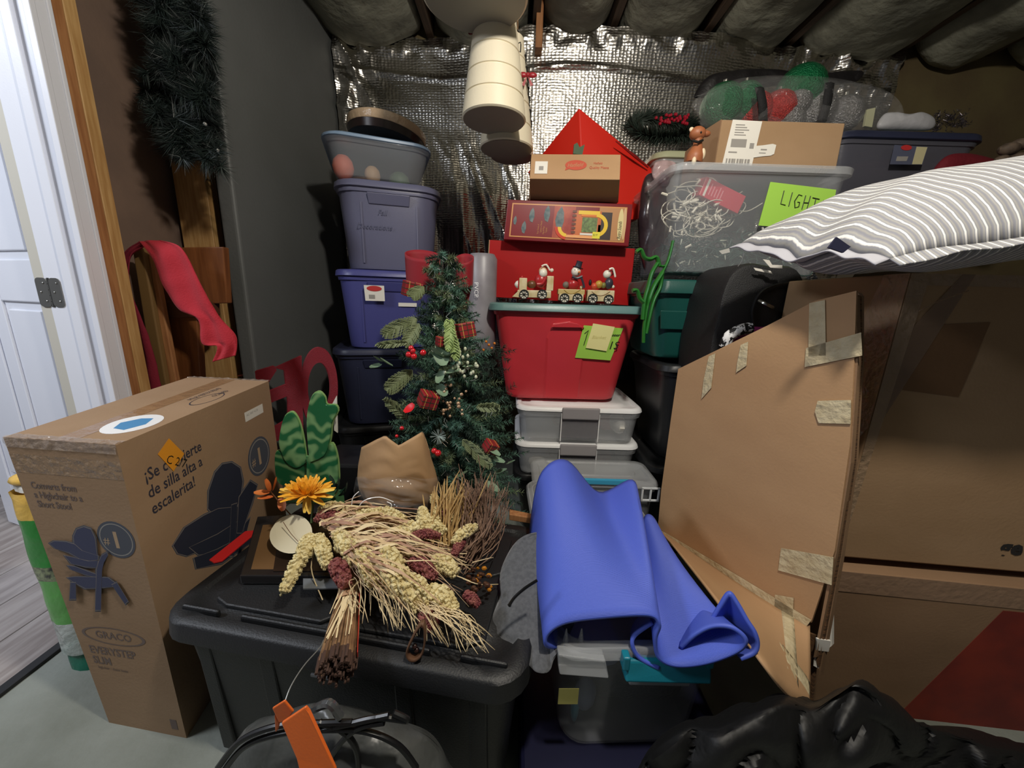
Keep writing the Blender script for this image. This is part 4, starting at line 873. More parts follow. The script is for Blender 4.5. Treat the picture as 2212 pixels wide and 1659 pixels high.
# small clear jar tub with wreath on it
cjt, f, O = tub('clear_tub', 'small clear tub with rounded pale rim, behind the fawn figurine', 'tub', (.595, 1.78, 1.27), .22, .22, .42, 0, MILKY, taper=.02, r=.05, lid=True, lidm=mat('pale_olive_lid', (170, 172, 140), .4), handle=None)
wr_ = thing('wreath', 'dark green wreath with small dark red berries lying on the small clear tub', 'wreath', at(1430, 290, 1.82)); wm = MB()
wp_ = interp([at(1362, 268, 1.80), at(1400, 254, 1.84), at(1445, 262, 1.86), at(1485, 268, 1.86), at(1500, 285, 1.84), at(1450, 295, 1.78), at(1390, 290, 1.76), at(1362, 270, 1.80)], 6)
for i in range(len(wp_) - 1): d = wp_[i + 1] - wp_[i]; needles(wm, wp_[i], d, d.length, 110, .055, .003, .0)
wm.build('foliage', mat('wreath_green', (34, 46, 38), .6), wr_, kind='stuff')
DR = mat('dark_red_berry', (140, 16, 36), .3)
for k in range(34): MB().ball(at(R.uniform(1415, 1488), R.uniform(246, 268), 1.74), .007, 6).build('berry', DR, wr_, smooth=True)
# bag of glitter ornaments with black cloth over
GLG = mat('green_glitter', (12, 104, 62), .22, metal=.5, bump=1.0, bscale=160); GLR = mat('red_glitter', (176, 26, 18), .25, metal=.4, bump=1.0, bscale=160); GLS = mat('silver_glitter', (150, 150, 150), .2, metal=.8, bump=1, bscale=160)
for (x, y, r, m_, lb) in ((1728, 196, 42, GLG, 'green glitter ball ornament, upper right in the ornament pile'), (1560, 232, 40, GLG, 'green glitter ball ornament at the left of the ornament pile'), (1606, 222, 34, _M['green_glitter'], 'green glitter ball ornament wedged beside the leftmost one'), (1628, 240, 32, GLR, 'red glitter ball ornament left of the black strap'), (1678, 240, 34, GLR, 'red glitter ball ornament right of the black strap'), (1722, 222, 24, GLS, 'silver glitter ball ornament under the big green ball'), (1762, 240, 34, GLS, 'silver glitter ball ornament left of the tall black strap'), (1822, 248, 32, GLS, 'silver glitter ball ornament behind the right end of the shipping carton'), (1700, 262, 30, GLS, 'silver glitter ball ornament low in the middle of the pile')):
    o_ = thing('ball_ornament', lb, 'ornament', at(x, y + r, 1.78)); rr = r * 1.78 / F; c_ = at(x, y, 1.78 + (r - 30) * .002)
    MB().ball(c_, rr, 20).build('ball', m_, o_, smooth=True); MB().tube([c_ + V((0, 0, rr)), c_ + V((0, 0, rr + .012))], .008, 10).build('cap', SILVER, o_)
rc_ = blob([(1500, 205), (1530, 165), (1600, 150), (1680, 150), (1760, 160), (1862, 152), (1840, 180), (1760, 176), (1700, 182), (1640, 190), (1600, 215), (1560, 205), (1510, 212)], 1.90, .03, .03, 'black_cloth', mat('black_plastic_sheet', (24, 22, 24), .4, bump=.4, bscale=30), nz=.02, nsc=14)
tag(rc_, 'black plastic sheet draped over the ornament pile', 'sheet')
for a_, b_, c_ in (((1640, 190), (1648, 262), 'short black strap hanging between the red ball ornaments'), ((1792, 180), (1775, 262), 'tall black strap standing at the right of the ornament pile')):
    s_ = ribbon([at(*a_, 1.66), at((a_[0] + b_[0]) / 2 + 3, (a_[1] + b_[1]) / 2, 1.65), at(*b_, 1.66)], .034, 'strap', BLACK2, None, th=.004, wid_dir=(1, 0, 0)); tag(s_, c_, 'strap')
vb = blob([(1500, 215), (1600, 170), (1760, 165), (1900, 190), (1950, 230), (1930, 275), (1760, 285), (1540, 280), (1510, 255)], 1.70, .06, .05, 'clear_bag', CELLO, nz=.03, nsc=12, cr=.02, csc=20, seg=110, rings=16)
tag(vb, 'crinkled clear plastic bag around the ornament pile', 'bag')
# navy tub far right, see-through grey body
t, f, O = tub('clear_tub', 'smoky clear tub with navy lid and maker label behind the striped pillow', 'tub', (at(1812, 300, 1.72).x, 1.72, 1.27), .60, .42, at(1890, 283, 1.72).z - 1.27, 0, mat('smoky_plastic', (96, 96, 106), .25, mix=.35, bump=.05), lidm=NAVY, taper=.06, r=.06, handle=None)
def lab2(q, nm, m, off=0.0): P = [at(*p, 1.70 - off) for p in q]; return MB().prism(P, (0, -.0008, 0)).build(nm, m, t, bevel=0)
lab2([(1932, 313), (2004, 318), (1992, 356), (1922, 355)], 'label', mat('slate_label', (86, 90, 110), .4)); lab2([(1980, 317), (2003, 318), (1991, 355), (1970, 355)], 'label_panel', mat('cream_label', (200, 192, 150), .4), .001)
MB().prism([at(1958 + 12 * math.cos(a), 319 + 6 * math.sin(a), 1.698) for a in [k * .5236 for k in range(12)]], (0, -.0005, 0)).build('label_logo', mat('label_red', ()), t); lab2([(1938, 338), (1962, 338), (1958, 348), (1935, 348)], 'label_text', GINK, .001)
for it, mm, p_, d_ in (('folded_fabric', mat('dull_rose', (120, 66, 72), .7), (1910, 380, 1.9), (.5, .25, .12)), ('folded_fabric', mat('dull_green', (64, 80, 76), .7), (1930, 330, 1.9), (.46, .25, .14))):
    s_ = MB().ball(at(*p_), .5, 14, d_).build(it, mm, None, smooth=True); tag(s_, ('dusty rose' if 'rose' in mm.name else 'dull green') + ' folded cloth seen inside the smoky clear tub', 'cloth')
zl2 = at(1890, 283, 1.72).z
pl = blob([(1895, 278), (1908, 248), (1935, 243), (1965, 247), (1995, 243), (2020, 258), (2010, 280), (1950, 282)], 1.80, .04, .05, 'white_package', mat('white_film_package', (186, 186, 190), .4, bump=.4, bscale=20)); tag(pl, 'white plastic package lying on the navy lid', 'package')
pg = MB().prism([at(1868, 272, 1.8), at(1874, 236, 1.8), at(1892, 232, 1.8), at(1884, 275, 1.8)], (0, .012, 0)).build('cream_card', mat('pale_cream_card', (190, 190, 150), .6), None, bevel=.001); tag(pg, 'pale cream card standing upright at the left of the navy lid', 'card')
tx = thing('tinsel_pile', 'dark glittering tinsel heap on the right end of the navy lid', 'tinsel', at(2050, 285, 1.85)); tm = MB()
for k in range(60): a = at(R.uniform(2010, 2085), R.uniform(250, 285), R.uniform(1.8, 1.95)); d = V((R.uniform(-1, 1), R.uniform(-1, 1), R.uniform(-.2, 1))); needles(tm, a, d, .03, 14, .02, .0012)
tm.build('tinsel', mat('silver_dark_tinsel', (70, 64, 70), .3, metal=.6), tx, kind='stuff')
rr_ = blob([(2010, 378), (2040, 340), (2090, 332), (2150, 345), (2165, 352), (2120, 372), (2060, 385)], 1.75, .08, .06, 'red_cloth', mat('dark_red_cloth', (110, 12, 28), .8, bump=.3, bscale=60), nz=.02, nsc=10); tag(rr_, 'dark red cloth heap right of the smoky clear tub', 'cloth')
for i, (x, y, r) in enumerate(((2180, 322, 14), (2205, 312, 13), (2165, 345, 10), (2196, 345, 15), (2160, 372, 12), (2206, 362, 12), (2185, 378, 12))):
    o_ = MB().ball(at(x, y, 1.7), r * 1.7 / F, 10, (1.3, 1, .8)).build('dry_pod', mat('taupe_pod', (112, 96, 80), .7, c2=(70, 56, 46), nscale=30), None, smooth=True); tag(o_, ('lowest leftmost', 'topmost')[0:0] and '' or 'dry taupe pod at the far right edge, ' + ('upper left one', 'topmost one', 'leftmost small one', 'big middle one', 'lowest left one', 'lower right one', 'one touching the pillow')[i], 'pod', 'dry pods at the right edge')
zst = MB().box((1.62, 2.0, .58), (1.1, .55, 1.16)); zo = zst.build('storage_shelf', BLACK, None, bevel=.01); tag(zo, 'black storage cabinet hidden behind the big cartons at right', 'cabinet')
# black suitcase
sc_ = thing('suitcase', 'black suitcase with rounded top standing behind the leaning cardboard', 'suitcase', at(1620, 800, 1.18))
pts = [(1530, 760), (1545, 690), (1562, 620), (1585, 582), (1620, 568), (1665, 574), (1720, 580), (1740, 640), (1735, 760), (1720, 1000), (1580, 1000), (1525, 900)]
P = []
for i in range(len(pts)):
    p0, p1, p2, p3 = [V((*pts[(i + j) % len(pts)], 0)) for j in (-1, 0, 1, 2)]
    for q in range(4):
        t_ = q / 4; P.append(.5 * ((2 * p1) + (-p0 + p2) * t_ + (2 * p0 - 5 * p1 + 4 * p2 - p3) * t_ * t_ + (-p0 + 3 * p1 - 3 * p2 + p3) * t_ ** 3))
c = sum(P, V((0, 0, 0))) / len(P)
rings = [[at(c.x + (p.x - c.x) * s_, c.y + (p.y - c.y) * s_, 1.17) + V((0, d_, 0)) for p in P] for s_, d_ in ((.9, -.012), (.97, -.006), (1.0, .01), (1, .20), (.97, .215))]
MB().loft(rings).build('shell', mat('black_suitcase_cloth', (20, 20, 22), .6, bump=.3, bscale=400), sc_, smooth=True)
MB().tube(interp([at(1630, 720, 1.15), at(1625, 670, 1.15), at(1645, 630, 1.15), at(1690, 612, 1.15), at(1740, 612, 1.15)], 6), .004, 6).build('piping', BLACK, sc_, smooth=True)
MB().tube(interp([at(1640, 650, 1.14), at(1655, 658, 1.12), at(1668, 664, 1.14)], 4), .006, 8).build('handle_ring', CHROME, sc_, smooth=True)
MB().prism([at(1628, 578, 1.14), at(1664, 585, 1.14), at(1670, 592, 1.14), at(1632, 584, 1.14)], (0, .002, 0)).build('white_tag', PAPER, sc_); MB().prism([at(1648, 560, 1.12), at(1662, 562, 1.12), at(1668, 572, 1.12), at(1690, 573, 1.12), at(1690, 580, 1.12), at(1664, 578, 1.12)], (0, .002, 0)).build('white_tag', PAPER, sc_)
hb_ = blob([(1565, 752), (1570, 722), (1600, 708), (1640, 706), (1668, 712), (1680, 760), (1600, 790)], 1.12, .04, .04, 'patterned_bag', mat('magenta_cloth', (130, 26, 96), .7), None); tag(hb_, 'magenta bag with zebra striped edge peeking over the leaning cardboard', 'bag')
ZB = mat('zebra_cloth', (236, 236, 236), .7, c2=(10, 10, 12), nscale=60, ctr=(.48, .52))
MB().tube(interp([at(1566, 748, 1.08), at(1574, 728, 1.075), at(1596, 714, 1.07), at(1622, 708, 1.07)], 6), [.016] * 19, 10).build('zebra_edge', ZB, hb_, smooth=True)
# ---- big cartons at the far right
def hexabox(name, label, P8, m, bevel=.004):
    lo = sum((V(p) for p in P8[:4]), V((0, 0, 0))) / 4; t = thing(name, label, 'box', lo); MB().hexa(P8).build('carton', m, t, bevel=bevel); return t
c0 = at(1968, 590, .80); z1 = c0.z; xb = c0.x
TLf = c0; TRf = V((1.62, .74, z1)); BRf = V((1.62, .74, .445)); BLf = V((xb - .01, .80, .455)); TLb = V((xb + .0, 1.15, z1)); BLb = V((xb - .01, 1.15, .455)); TRb = V((1.62, 1.15, z1)); BRb = V((1.62, 1.15, .445))
bb = hexabox('large_carton', 'large taped brown carton under the striped pillow at far right', [BLf, BRf, BRb, BLb, TLf, TRf, TRb, TLb], CARD)
fb_ = bil(TLf, TRf, BRf, BLf); fl_ = bil(TLb, TLf, BLf, BLb)
plate(fb_, 0, 0, 0, 0, .0008, .0004, 'old_tape_mark', mat('old_tape_mark', (124, 90, 58), .5, bump=.1), bb, poly=[(.02, .16), (.22, .14), (.20, .38), (.0, .36)])
plate(fb_, .0, 0, 1, .035, .0010, .0004, 'packing_tape', TAPE, bb); plate(fb_, 0, 0, 0, 0, .0016, .0006, 'packing_tape', TAPE, bb, poly=[(.0, .0), (.045, .0), (.012, 1), (.0, 1)])
plate(fl_, .55, 0, 1, .96, .0008, .0006, 'packing_tape', TAPE, bb, poly=[(.84, 0), (1, 0), (1, .5), (.62, .9), (.42, .9)])
plate(fb_, 0, 0, 0, 0, .0014, .0004, 'packing_tape', mat('thin_tape', (150, 120, 92), .15, mix=.4, spec=.8), bb, poly=[(.0, .24), (.12, .0), (.15, .0), (.02, .5), (.0, .6)])
fp = at(2148, 1215, .78); u_ = (fp.x - BLf.x) / (BRf.x - BLf.x)
text('gerbil home', fb_, u_, .955, .055, 'lettering', mat('charcoal_print', (40, 38, 38), .6), bb, asp=1.2, bold=.03) if 0 else text('ge', fb_, u_ - .012, .93, .055, 'lettering', mat('charcoal_print', (40, 38, 38), .6), bb, asp=1.2, bold=.04)
cl = MB(); cl.tube(interp([at(1985, 672, .775), at(2030, 650, .772), at(2092, 628, .772)], 5), .0012, 4); cl.build('tape_glint', TAPE, bb)
# lower carton with a red printed panel
q0 = at(1800, 1265, .80); TLf = V((.80, .775, .435)); TRf = V((1.62, .70, .425)); BRf = V((1.62, .72, 0)); BLf = V((.80, .79, 0)); dv = V((0, .42, 0))
b2 = hexabox('large_carton', 'lower brown carton with red printed panel beneath the big taped carton', [BLf, BRf, BRf + dv, BLf + dv, TLf, TRf, TRf + dv, TLf + dv], CARD3)
f2 = bil(TLf, TRf, BRf, BLf); plate(f2, 0, 0, 0, 0, .001, .0004, 'red_panel', mat('brick_red_panel', (140, 44, 26), .6, c2=(116, 34, 24), nscale=12), b2, poly=[(.46, .15), (1, .15), (1, 1), (.30, 1)]); plate(f2, 0, 0, 1, .13, .001, .0004, 'packing_tape', mat('matte_tape', (166, 134, 108), .3, mix=.2, bump=.2), b2)
# ---- leaning flattened cardboard
lc = thing('flattened_carton', 'folded flat brown cardboard sheets with cream tape, leaning on the big carton', 'cardboard', at(1600, 1500, .80))
PA, PB, PC = at(1465, 797, 1.16), at(1850, 628, .765), at(1803, 1190, .70)
PN = (PB - PA).cross(PC - PA).normalized()
if PN.y > 0: PN = -PN          # towards the room
def onp(px, py, off=0):        # the sheet's plane
    v = at(px, py, 1) - CAM; return CAM + v * (PN.dot(PA + PN * off - CAM) / PN.dot(v))
def sheet(poly, dy, th, name, m, **k):
    P = [onp(a, b_, -dy) for a, b_ in poly]; return MB().prism(P, PN * -th).build(name, m, lc, **k)
sheet([(1465, 797), (1660, 702), (1760, 650), (1850, 628), (1846, 760), (1836, 960), (1803, 1190), (1752, 1345), (1600, 1258), (1421, 1140), (1428, 1060), (1450, 900)], 0, .005, 'upper_panel', CARD2)
fold_ = [onp(1424, 1146, -.006), onp(1600, 1262, -.006), onp(1750, 1352, -.006)]; free_ = [atz(1452, 1175, .40), atz(1530, 1275, .425), atz(1640, 1425, .425), atz(1700, 1500, .36), atz(1748, 1528, .30)]
fA, fB = interp(fold_, 10), interp(free_, 5); mb = MB()
def lowf(u, v):
    i = u * (len(fA) - 1); k = min(int(i), len(fA) - 2); A_ = fA[k].lerp(fA[k + 1], i - k); i = u * (len(fB) - 1); k = min(int(i), len(fB) - 2); B2 = fB[k].lerp(fB[k + 1], i - k); return A_.lerp(B2, v)
MB().grid(lowf, 24, 10).build('lower_panel', CARD2, lc, smooth=True, solid=.005)
def lowtape(u0, v0, u1, v1, w_=.03):
    MB().grid(lambda u, v: lowf(u0 + (u1 - u0) * u + w_ * (v - .5) * (0 if abs(u1 - u0) > .2 else 1) + 0, v0 + (v1 - v0) * u + (w_ * 2.2 * (v - .5) if abs(u1 - u0) > .2 else 0)) + V((-.003, -.004, .003)), 10, 3).build('masking_tape', MASK, lc, smooth=True, solid=.001)
lowtape(.18, .05, .20, .95, .05); lowtape(.80, .0, .82, .98, .09); lowtape(.72, .55, 1.0, .80, .07)
for k in range(3):
    sheet([(1843 + k * 5, 640 - k * 4), (1849 + k * 5, 640), (1853 + k * 5 - k * 2, 780), (1838 + k * 4, 1000), (1806 + k * 6, 1200), (1763 + k * 4, 1420 + k * 20), (1757 + k * 4, 1420), (1799 + k * 5, 1200), (1832 + k * 4, 1000), (1847 + k * 4, 780)], .004 + k * .008, .012, 'inner_layer', FLUTE if k % 2 else CARD3)
sheet([(1700, 1350), (1768, 1375), (1752, 1530), (1700, 1500)], .018, .006, 'inner_layer', FLUTE)
def mtape(poly, **k): return sheet(poly, -.003, .0012, 'masking_tape', MASK, **k)
mtape([(1748, 655), (1782, 648), (1784, 768), (1746, 770)]); mtape([(1741, 752), (1860, 718), (1862, 768), (1738, 793)]); mtape([(1766, 866), (1838, 864), (1837, 916), (1768, 914), (1760, 890)]); mtape([(1687, 1184), (1800, 1204), (1796, 1264), (1681, 1232)])
mtape([(1600, 745), (1616, 738), (1612, 790), (1590, 805), (1592, 785)]); mtape([(1531, 770), (1545, 763), (1536, 838), (1515, 862), (1520, 820)])
mtape([(1421, 1142), (1452, 1160), (1600, 1248), (1752, 1340), (1740, 1356), (1590, 1272), (1440, 1172)]); mtape([(1674, 1285), (1714, 1292), (1712, 1345), (1672, 1325)])
pp = thing('white_papers', 'crumpled white papers tucked behind the leaning cardboard edge', 'paper', at(1775, 1440, .70)); MB().prism([at(1790, 1290, .72), at(1797, 1300, .72), at(1797, 1395, .70), at(1778, 1410, .70), at(1768, 1444, .69), at(1757, 1438, .69), at(1762, 1385, .70)], (.01, .006, 0)).build('sheet', PAPER, pp); MB().prism([at(1765, 1380, .69), at(1795, 1385, .69), at(1790, 1408, .69), at(1764, 1405, .69)], (.0, .004, 0)).build('sheet', PAPER, pp)
# ---- striped pillow
SP = bpy.data.materials.new('striped_cotton'); SP.use_nodes = True; nt = SP.node_tree; N = nt.nodes; b = N['Principled BSDF']; b.inputs['Roughness'].default_value = .85
uvn = N.new('ShaderNodeUVMap'); mp = N.new('ShaderNodeMapping'); wv = N.new('ShaderNodeTexWave'); wv.wave_type = 'BANDS'; wv.bands_direction = 'X'; wv.inputs['Scale'].default_value = 13.5; wv.inputs['Distortion'].default_value = .5; wv.inputs['Detail Scale'].default_value = 3; wv.inputs['Detail'].default_value = 1
nt.links.new(uvn.outputs[0], wv.inputs['Vector']); cr = N.new('ShaderNodeValToRGB'); e = cr.color_ramp.elements; e[0].position = .0; e[0].color = rgb((136, 137, 146)); e[1].position = .97; e[1].color = rgb((236, 234, 230))
e2 = cr.color_ramp.elements.new(.35); e2.color = rgb((166, 164, 158)); e3 = cr.color_ramp.elements.new(.86); e3.color = rgb((142, 144, 152))
nt.links.new(wv.outputs['Fac'], cr.inputs[0]); nt.links.new(cr.outputs[0], b.inputs['Base Color'])
bn = N.new('ShaderNodeBump'); bn.inputs['Strength'].default_value = .3; bn.inputs['Distance'].default_value = .004; nt.links.new(wv.outputs['Fac'], bn.inputs['Height']); nt.links.new(bn.outputs[0], b.inputs['Normal'])
pw = thing('striped_pillow', 'large grey and white striped pillow lying on the big carton at far right', 'pillow', (1.0, .9, z1))
K0, K1, K2, K3 = V((.64, .67, 1.135)), at(1597, 527, 1.02), V((1.28, 1.16, 1.26)), V((1.22, .56, 1.26))
def pil(u, v, top):
    p = (K0 * (1 - u) + K3 * u) * (1 - v) + (K1 * (1 - u) + K2 * u) * v
    e_ = (max(0, 1 - abs(2 * u - 1) ** 2.6) ** .6) * (max(0, 1 - abs(2 * v - 1) ** 2.4) ** .6)
    wr1 = noise.noise(V((u * 5, v * 7, 3))) * .012 * (1 - e_ * .5)
    fold = -.018 * math.exp(-((v - .45) / .10) ** 2) * math.exp(-u / .12) + .01 * math.exp(-((v - .25) / .1) ** 2) * math.exp(-u / .12)
    if top: return p + V((0, 0, .13 * e_ + wr1 + fold))
    sag = -.065 * e_ - .0; q = p + V((0, 0, sag + wr1 + fold)); 
    if q.x > .80 and q.y > .74: q.z = max(q.z, z1 + .002)
    return q
MB().grid(lambda u, v: pil(u, v, True), 90, 60, uv=True).build('cover_top', SP, pw, smooth=True, solid=.002); MB().grid(lambda u, v: pil(u, v, False) + V((0, 0, -.002)), 60, 40, uv=True).build('cover_underside', SP, pw, smooth=True, solid=.002)
fa = []
def flange(u, v):
    p = pil(u, 0, True); o_ = V((-.01, -.03, -.012)) * v; return p + o_ + V((0, 0, noise.noise(p * 14) * .012 * v))
MB().grid(flange, 90, 5, uv=True).build('seam_flange', SP, pw, smooth=True, solid=.003)
def flange2(u, v): p = pil(0, u, True); o_ = V((-.028, -.006, -.010)) * v; return p + o_ + V((0, 0, noise.noise(p * 14) * .012 * v))
MB().grid(flange2, 60, 5).build('seam_flange', mat('grey_cotton', (176, 176, 184), .85), pw, smooth=True, solid=.003)
MB().prism([at(1790, 535, .70), at(1808, 512, .70), at(1838, 533, .70), at(1822, 546, .70)], (.0, .004, 0)).build('navy_tag', mat('navy_tag_cloth', (28, 30, 58), .7), pw)
MB().tube(interp([at(1608, 545, 1.0), at(1602, 565, 1.0), at(1594, 575, 1.0)], 4), .001, 4).build('loose_thread', PAPER, pw)
# ============================================================ BLACK TOTE and what lies on it
YT = -9; ux, uy = frame(YT); TZ = .40
FLc = V((-.700, .632, 0)); TW, TD = .735, .44
BK = mat('charcoal_plastic', (26, 27, 29), .5, bump=.12, bscale=260)
t, f, O = tub('storage_tote', 'big black storage tote with moulded lid, holding the dried bouquets', 'tote', FLc, TW, TD, TZ, YT, BK, taper=.035, r=.06, lidh=.045, over=.012, handle=None)
def tp(u, v, d=0): return FLc + ux * (u * TW) + uy * (v * TD) + V((0, 0, TZ - .007 + abs(d)))
def tpanel(poly, name='lid_panel', h=.010): mb = MB(); mb.prism([tp(a, b_) for a, b_ in poly], (0, 0, h)); return mb.build(name, BK, t, bevel=.004)
tpanel([(.09, .12), (.14, .09), (.44, .09), (.46, .12), (.52, .12), (.54, .09), (.84, .09), (.90, .14), (.90, .44), (.86, .48), (.14, .48), (.09, .44)])
tpanel([(.09, .56), (.14, .52), (.86, .52), (.90, .56), (.90, .86), (.84, .91), (.14, .91), (.09, .86)])
for u0, u1 in ((.155, .215), (.78, .84)):
    MB().prism([tp(u0, -.004), tp(u1, -.004), tp(u1, .028), tp(u0, .028)], (0, 0, .006)).build('slot', mat('slot_dark', (10, 10, 10), .8), t); 
for u0, u1 in ((.03, .15), (.22, .77), (.85, .97)):
    MB().prism([tp(u0, .035), tp(u1, .035), tp(u1, .055), tp(u0, .055)], (0, 0, .016)).build('lid_ridge', BK, t, bevel=.004)
for u in (.10, .30, .70, .90):
    y0 = -.036; c_ = FLc + ux * (u * TW) + uy * .006; MB().hexa([c_ + ux * a + uy * b_ + V((0, 0, z)) for z in (.02, .34) for a, b_ in ((-.018, .014 - z * .05), (.018, .014 - z * .05), (.018, .03), (-.018, .03))]).build('body_rib', BK, t, bevel=.004)
MB().prism([FLc + ux * (u * TW) + uy * (-.016) + V((0, 0, z)) for u, z in ((.46, .335), (.54, .335), (.54, .34), (.46, .34))], (0, .004, 0)).build('latch_glint', mat('glint_grey', (120, 120, 120), .4), t)  # grey strip painted in as the highlight on the latch
rs = MB(); q = [(548, 1148), (530, 1150), (452, 1212), (462, 1218), (480, 1214), (545, 1160)]; rs.prism([atz(a, b_, .416) for a, b_ in q], (0, 0, .004)); o = rs.build('red_strap', mat('red_rubber', (190, 34, 34), .4), None, bevel=.001); tag(o, 'short red plastic strap lying on the left edge of the black tote lid', 'strap')
# flat framed picture / lidded tray under the bouquet
fp_ = thing('picture_frame', 'flat dark framed picture with brown mat, lying on the black tote lid', 'frame', atz(650, 1220, .406))
FQ = [atz(558, 1130, .406), atz(750, 1118, .406), atz(760, 1262, .406), atz(520, 1262, .406)]
MB().prism(FQ[::-1], (0, 0, .022)).build('frame', mat('dark_glossy_frame', (30, 28, 28), .2, coat=.5), fp_, bevel=.003)
mq = [p + V((0, 0, .022)) for p in (atz(570, 1150, .406), atz(735, 1140, .406), atz(742, 1248, .406), atz(545, 1248, .406))]
MB().prism(mq[::-1], (0, 0, .001)).build('mat_board', mat('brown_mat_board', (112, 82, 50), .5), fp_)
MB().prism([p + V((0, 0, .0008)) for p in (atz(600, 1170, .428), atz(720, 1165, .428), atz(725, 1235, .428), atz(590, 1235, .428))][::-1], (0, 0, .001)).build('picture', mat('dark_picture', (46, 34, 26), .25), fp_)
MB().prism([atz(655, 1252, .43), atz(752, 1252, .43), atz(752, 1272, .43), atz(655, 1274, .43)][::-1], (0, 0, .003)).build('grey_clip', mat('grey_clear_strip', (110, 114, 118), .3), fp_)
# cream oval plaque
cp = thing('oval_plaque', 'cream oval plaque with a thin branch drawing behind the orange flower', 'plaque', at(628, 1190, .80)); n_ = 30
PQ = [at(628 + 46 * math.cos(a) * (1 if math.cos(a) < 0 else .9), 1158 + 38 * math.sin(a), .80 - .0012 * (38 * math.sin(a))) for a in [2 * math.pi * k / n_ for k in range(n_)]]
MB().prism(PQ, (0, .012, .004)).build('plaque', mat('cream_plaque', (216, 208, 180), .5), cp, bevel=.002)
MB().tube(interp([at(612, 1128, .815), at(628, 1152, .795), at(650, 1176, .77)], 5), .0008, 4).build('branch_drawing', BRZ, cp)
# orange chrysanthemum
ch = thing('artificial_flower', 'bright orange yellow chrysanthemum bloom with drooping petals', 'flower', at(663, 1120, .86)); fc = at(663, 1066, .86)
OY = mat('orange_petal', (236, 160, 24), .6, c2=(246, 190, 60), nscale=30); YP = mat('yellow_petal', (244, 200, 84), .6)
def petal(c, d, L, w_, name, m, par, curl=.3, th=.0):
    d = d.normalized(); sd = d.cross(V((0, -.4, 1))).normalized(); up = sd.cross(d).normalized(); mb = MB(); vs = []
    for i in range(6):
        s = i / 5; ww = w_ * math.sin(math.pi * min(.12 + s * .80, 1)) ** .7; p = c + d * (L * s) + up * (curl * L * s * s)
        vs += [p - sd * ww, p - up * ww * .35, p + sd * ww]
    mb.add(vs, [(3 * i + j, 3 * i + j + 1, 3 * i + j + 4, 3 * i + j + 3) for i in range(5) for j in (0, 1)])
    return mb.build(name, m, par, smooth=True)
for k in range(64):
    a = k * 2.39996; s = math.sqrt((k + 1) / 64); el = 1.35 - 1.15 * s
    d = V((math.cos(a) * math.cos(el), math.sin(a) * math.cos(el) * .8 , math.sin(el))); petal(fc + V((d.x * .012 * s, d.y * .012 * s, .0)), d, .026 + .030 * s, .0055, 'petal', OY, ch, curl=-.12 if s > .8 else .18)
for a_, b_ in ((606, 1054), (612, 1072), (624, 1078), (656, 1108), (668, 1110), (700, 1088), (716, 1070), (718, 1054), (640, 1090)):
    e_ = at(a_, b_, .835); petal(fc, e_ - fc, (e_ - fc).length, .0075, 'outer_petal', YP, ch, curl=-.08)
MB().tube(interp([fc, fc + V((.0, .02, -.04)), at(672, 1130, .86)], 4), .003, 6).build('stem', mat('green_stem', (70, 90, 50), .6), ch, smooth=True)
lf = thing('leaf_spray', 'spray of small rust orange leaves left of the orange bloom', 'leaves', at(600, 1120, .87)); OL = mat('rust_leaf', (206, 98, 40), .5, c2=(230, 136, 70), nscale=20)
rt_ = at(608, 1090, .87); MB().tube(interp([at(640, 1125, .86), rt_, at(585, 1062, .87)], 4), .0016, 5).build('stem', BRZ, lf)
for (a0, b0, a1, b1, w_) in ((582, 1062, 548, 1066, .010), (584, 1060, 576, 1036, .007), (590, 1058, 600, 1032, .007), (590, 1072, 556, 1078, .006), (606, 1076, 612, 1104, .010)): s0 = at(a0, b0, .87); s1 = at(a1, b1, .85); petal(s0, s1 - s0, (s1 - s0).length, w_, 'leaf', OL, lf, curl=.08)
dl = thing('leaf_spray', 'dark green glossy leaves beside the orange bloom', 'leaves', at(730, 1085, .95))
for (a0, b0, a1, b1, w_) in ((720, 1070, 748, 1040, .012), (720, 1070, 756, 1062, .012), (716, 1076, 746, 1082, .010), (722, 1060, 726, 1030, .010), (735, 1075, 764, 1050, .010)): s0 = at(a0, b0, .95); s1 = at(a1, b1, .93); petal(s0, s1 - s0, (s1 - s0).length, w_, 'leaf', mat('dark_leaf', (34, 66, 56), .35), dl)
s0 = at(700, 1084, .93); s1 = at(745, 1072, .90); petal(s0, s1 - s0, (s1 - s0).length, .008, 'leaf', mat('pale_leaf', (150, 156, 96), .4), dl)
# green swirled butterfly
bt = thing('butterfly_ornament', 'green swirled butterfly shaped ornament standing behind the orange bloom', 'ornament', at(668, 1050, 1.02))
SW = bpy.data.materials.new('green_swirl'); SW.use_nodes = True; nt = SW.node_tree; N = nt.nodes; b = N['Principled BSDF']; b.inputs['Roughness'].default_value = .3
tc = N.new('ShaderNodeTexCoord'); wv = N.new('ShaderNodeTexWave'); wv.wave_type = 'RINGS'; wv.inputs['Scale'].default_value = 5; wv.inputs['Distortion'].default_value = 14; wv.inputs['Detail'].default_value = 1.5; wv.inputs['Detail Scale'].default_value = 2.4
cr = N.new('ShaderNodeValToRGB'); e = cr.color_ramp.elements; e[0].color = rgb((30, 96, 58)); e[1].color = rgb((116, 156, 104)); e[0].position = .25; e[1].position = 1.0
nt.links.new(tc.outputs['Object'], wv.inputs['Vector']); nt.links.new(wv.outputs['Fac'], cr.inputs[0]); nt.links.new(cr.outputs[0], b.inputs['Base Color'])
EDG = mat('pale_green_edge', (140, 176, 110), .5)
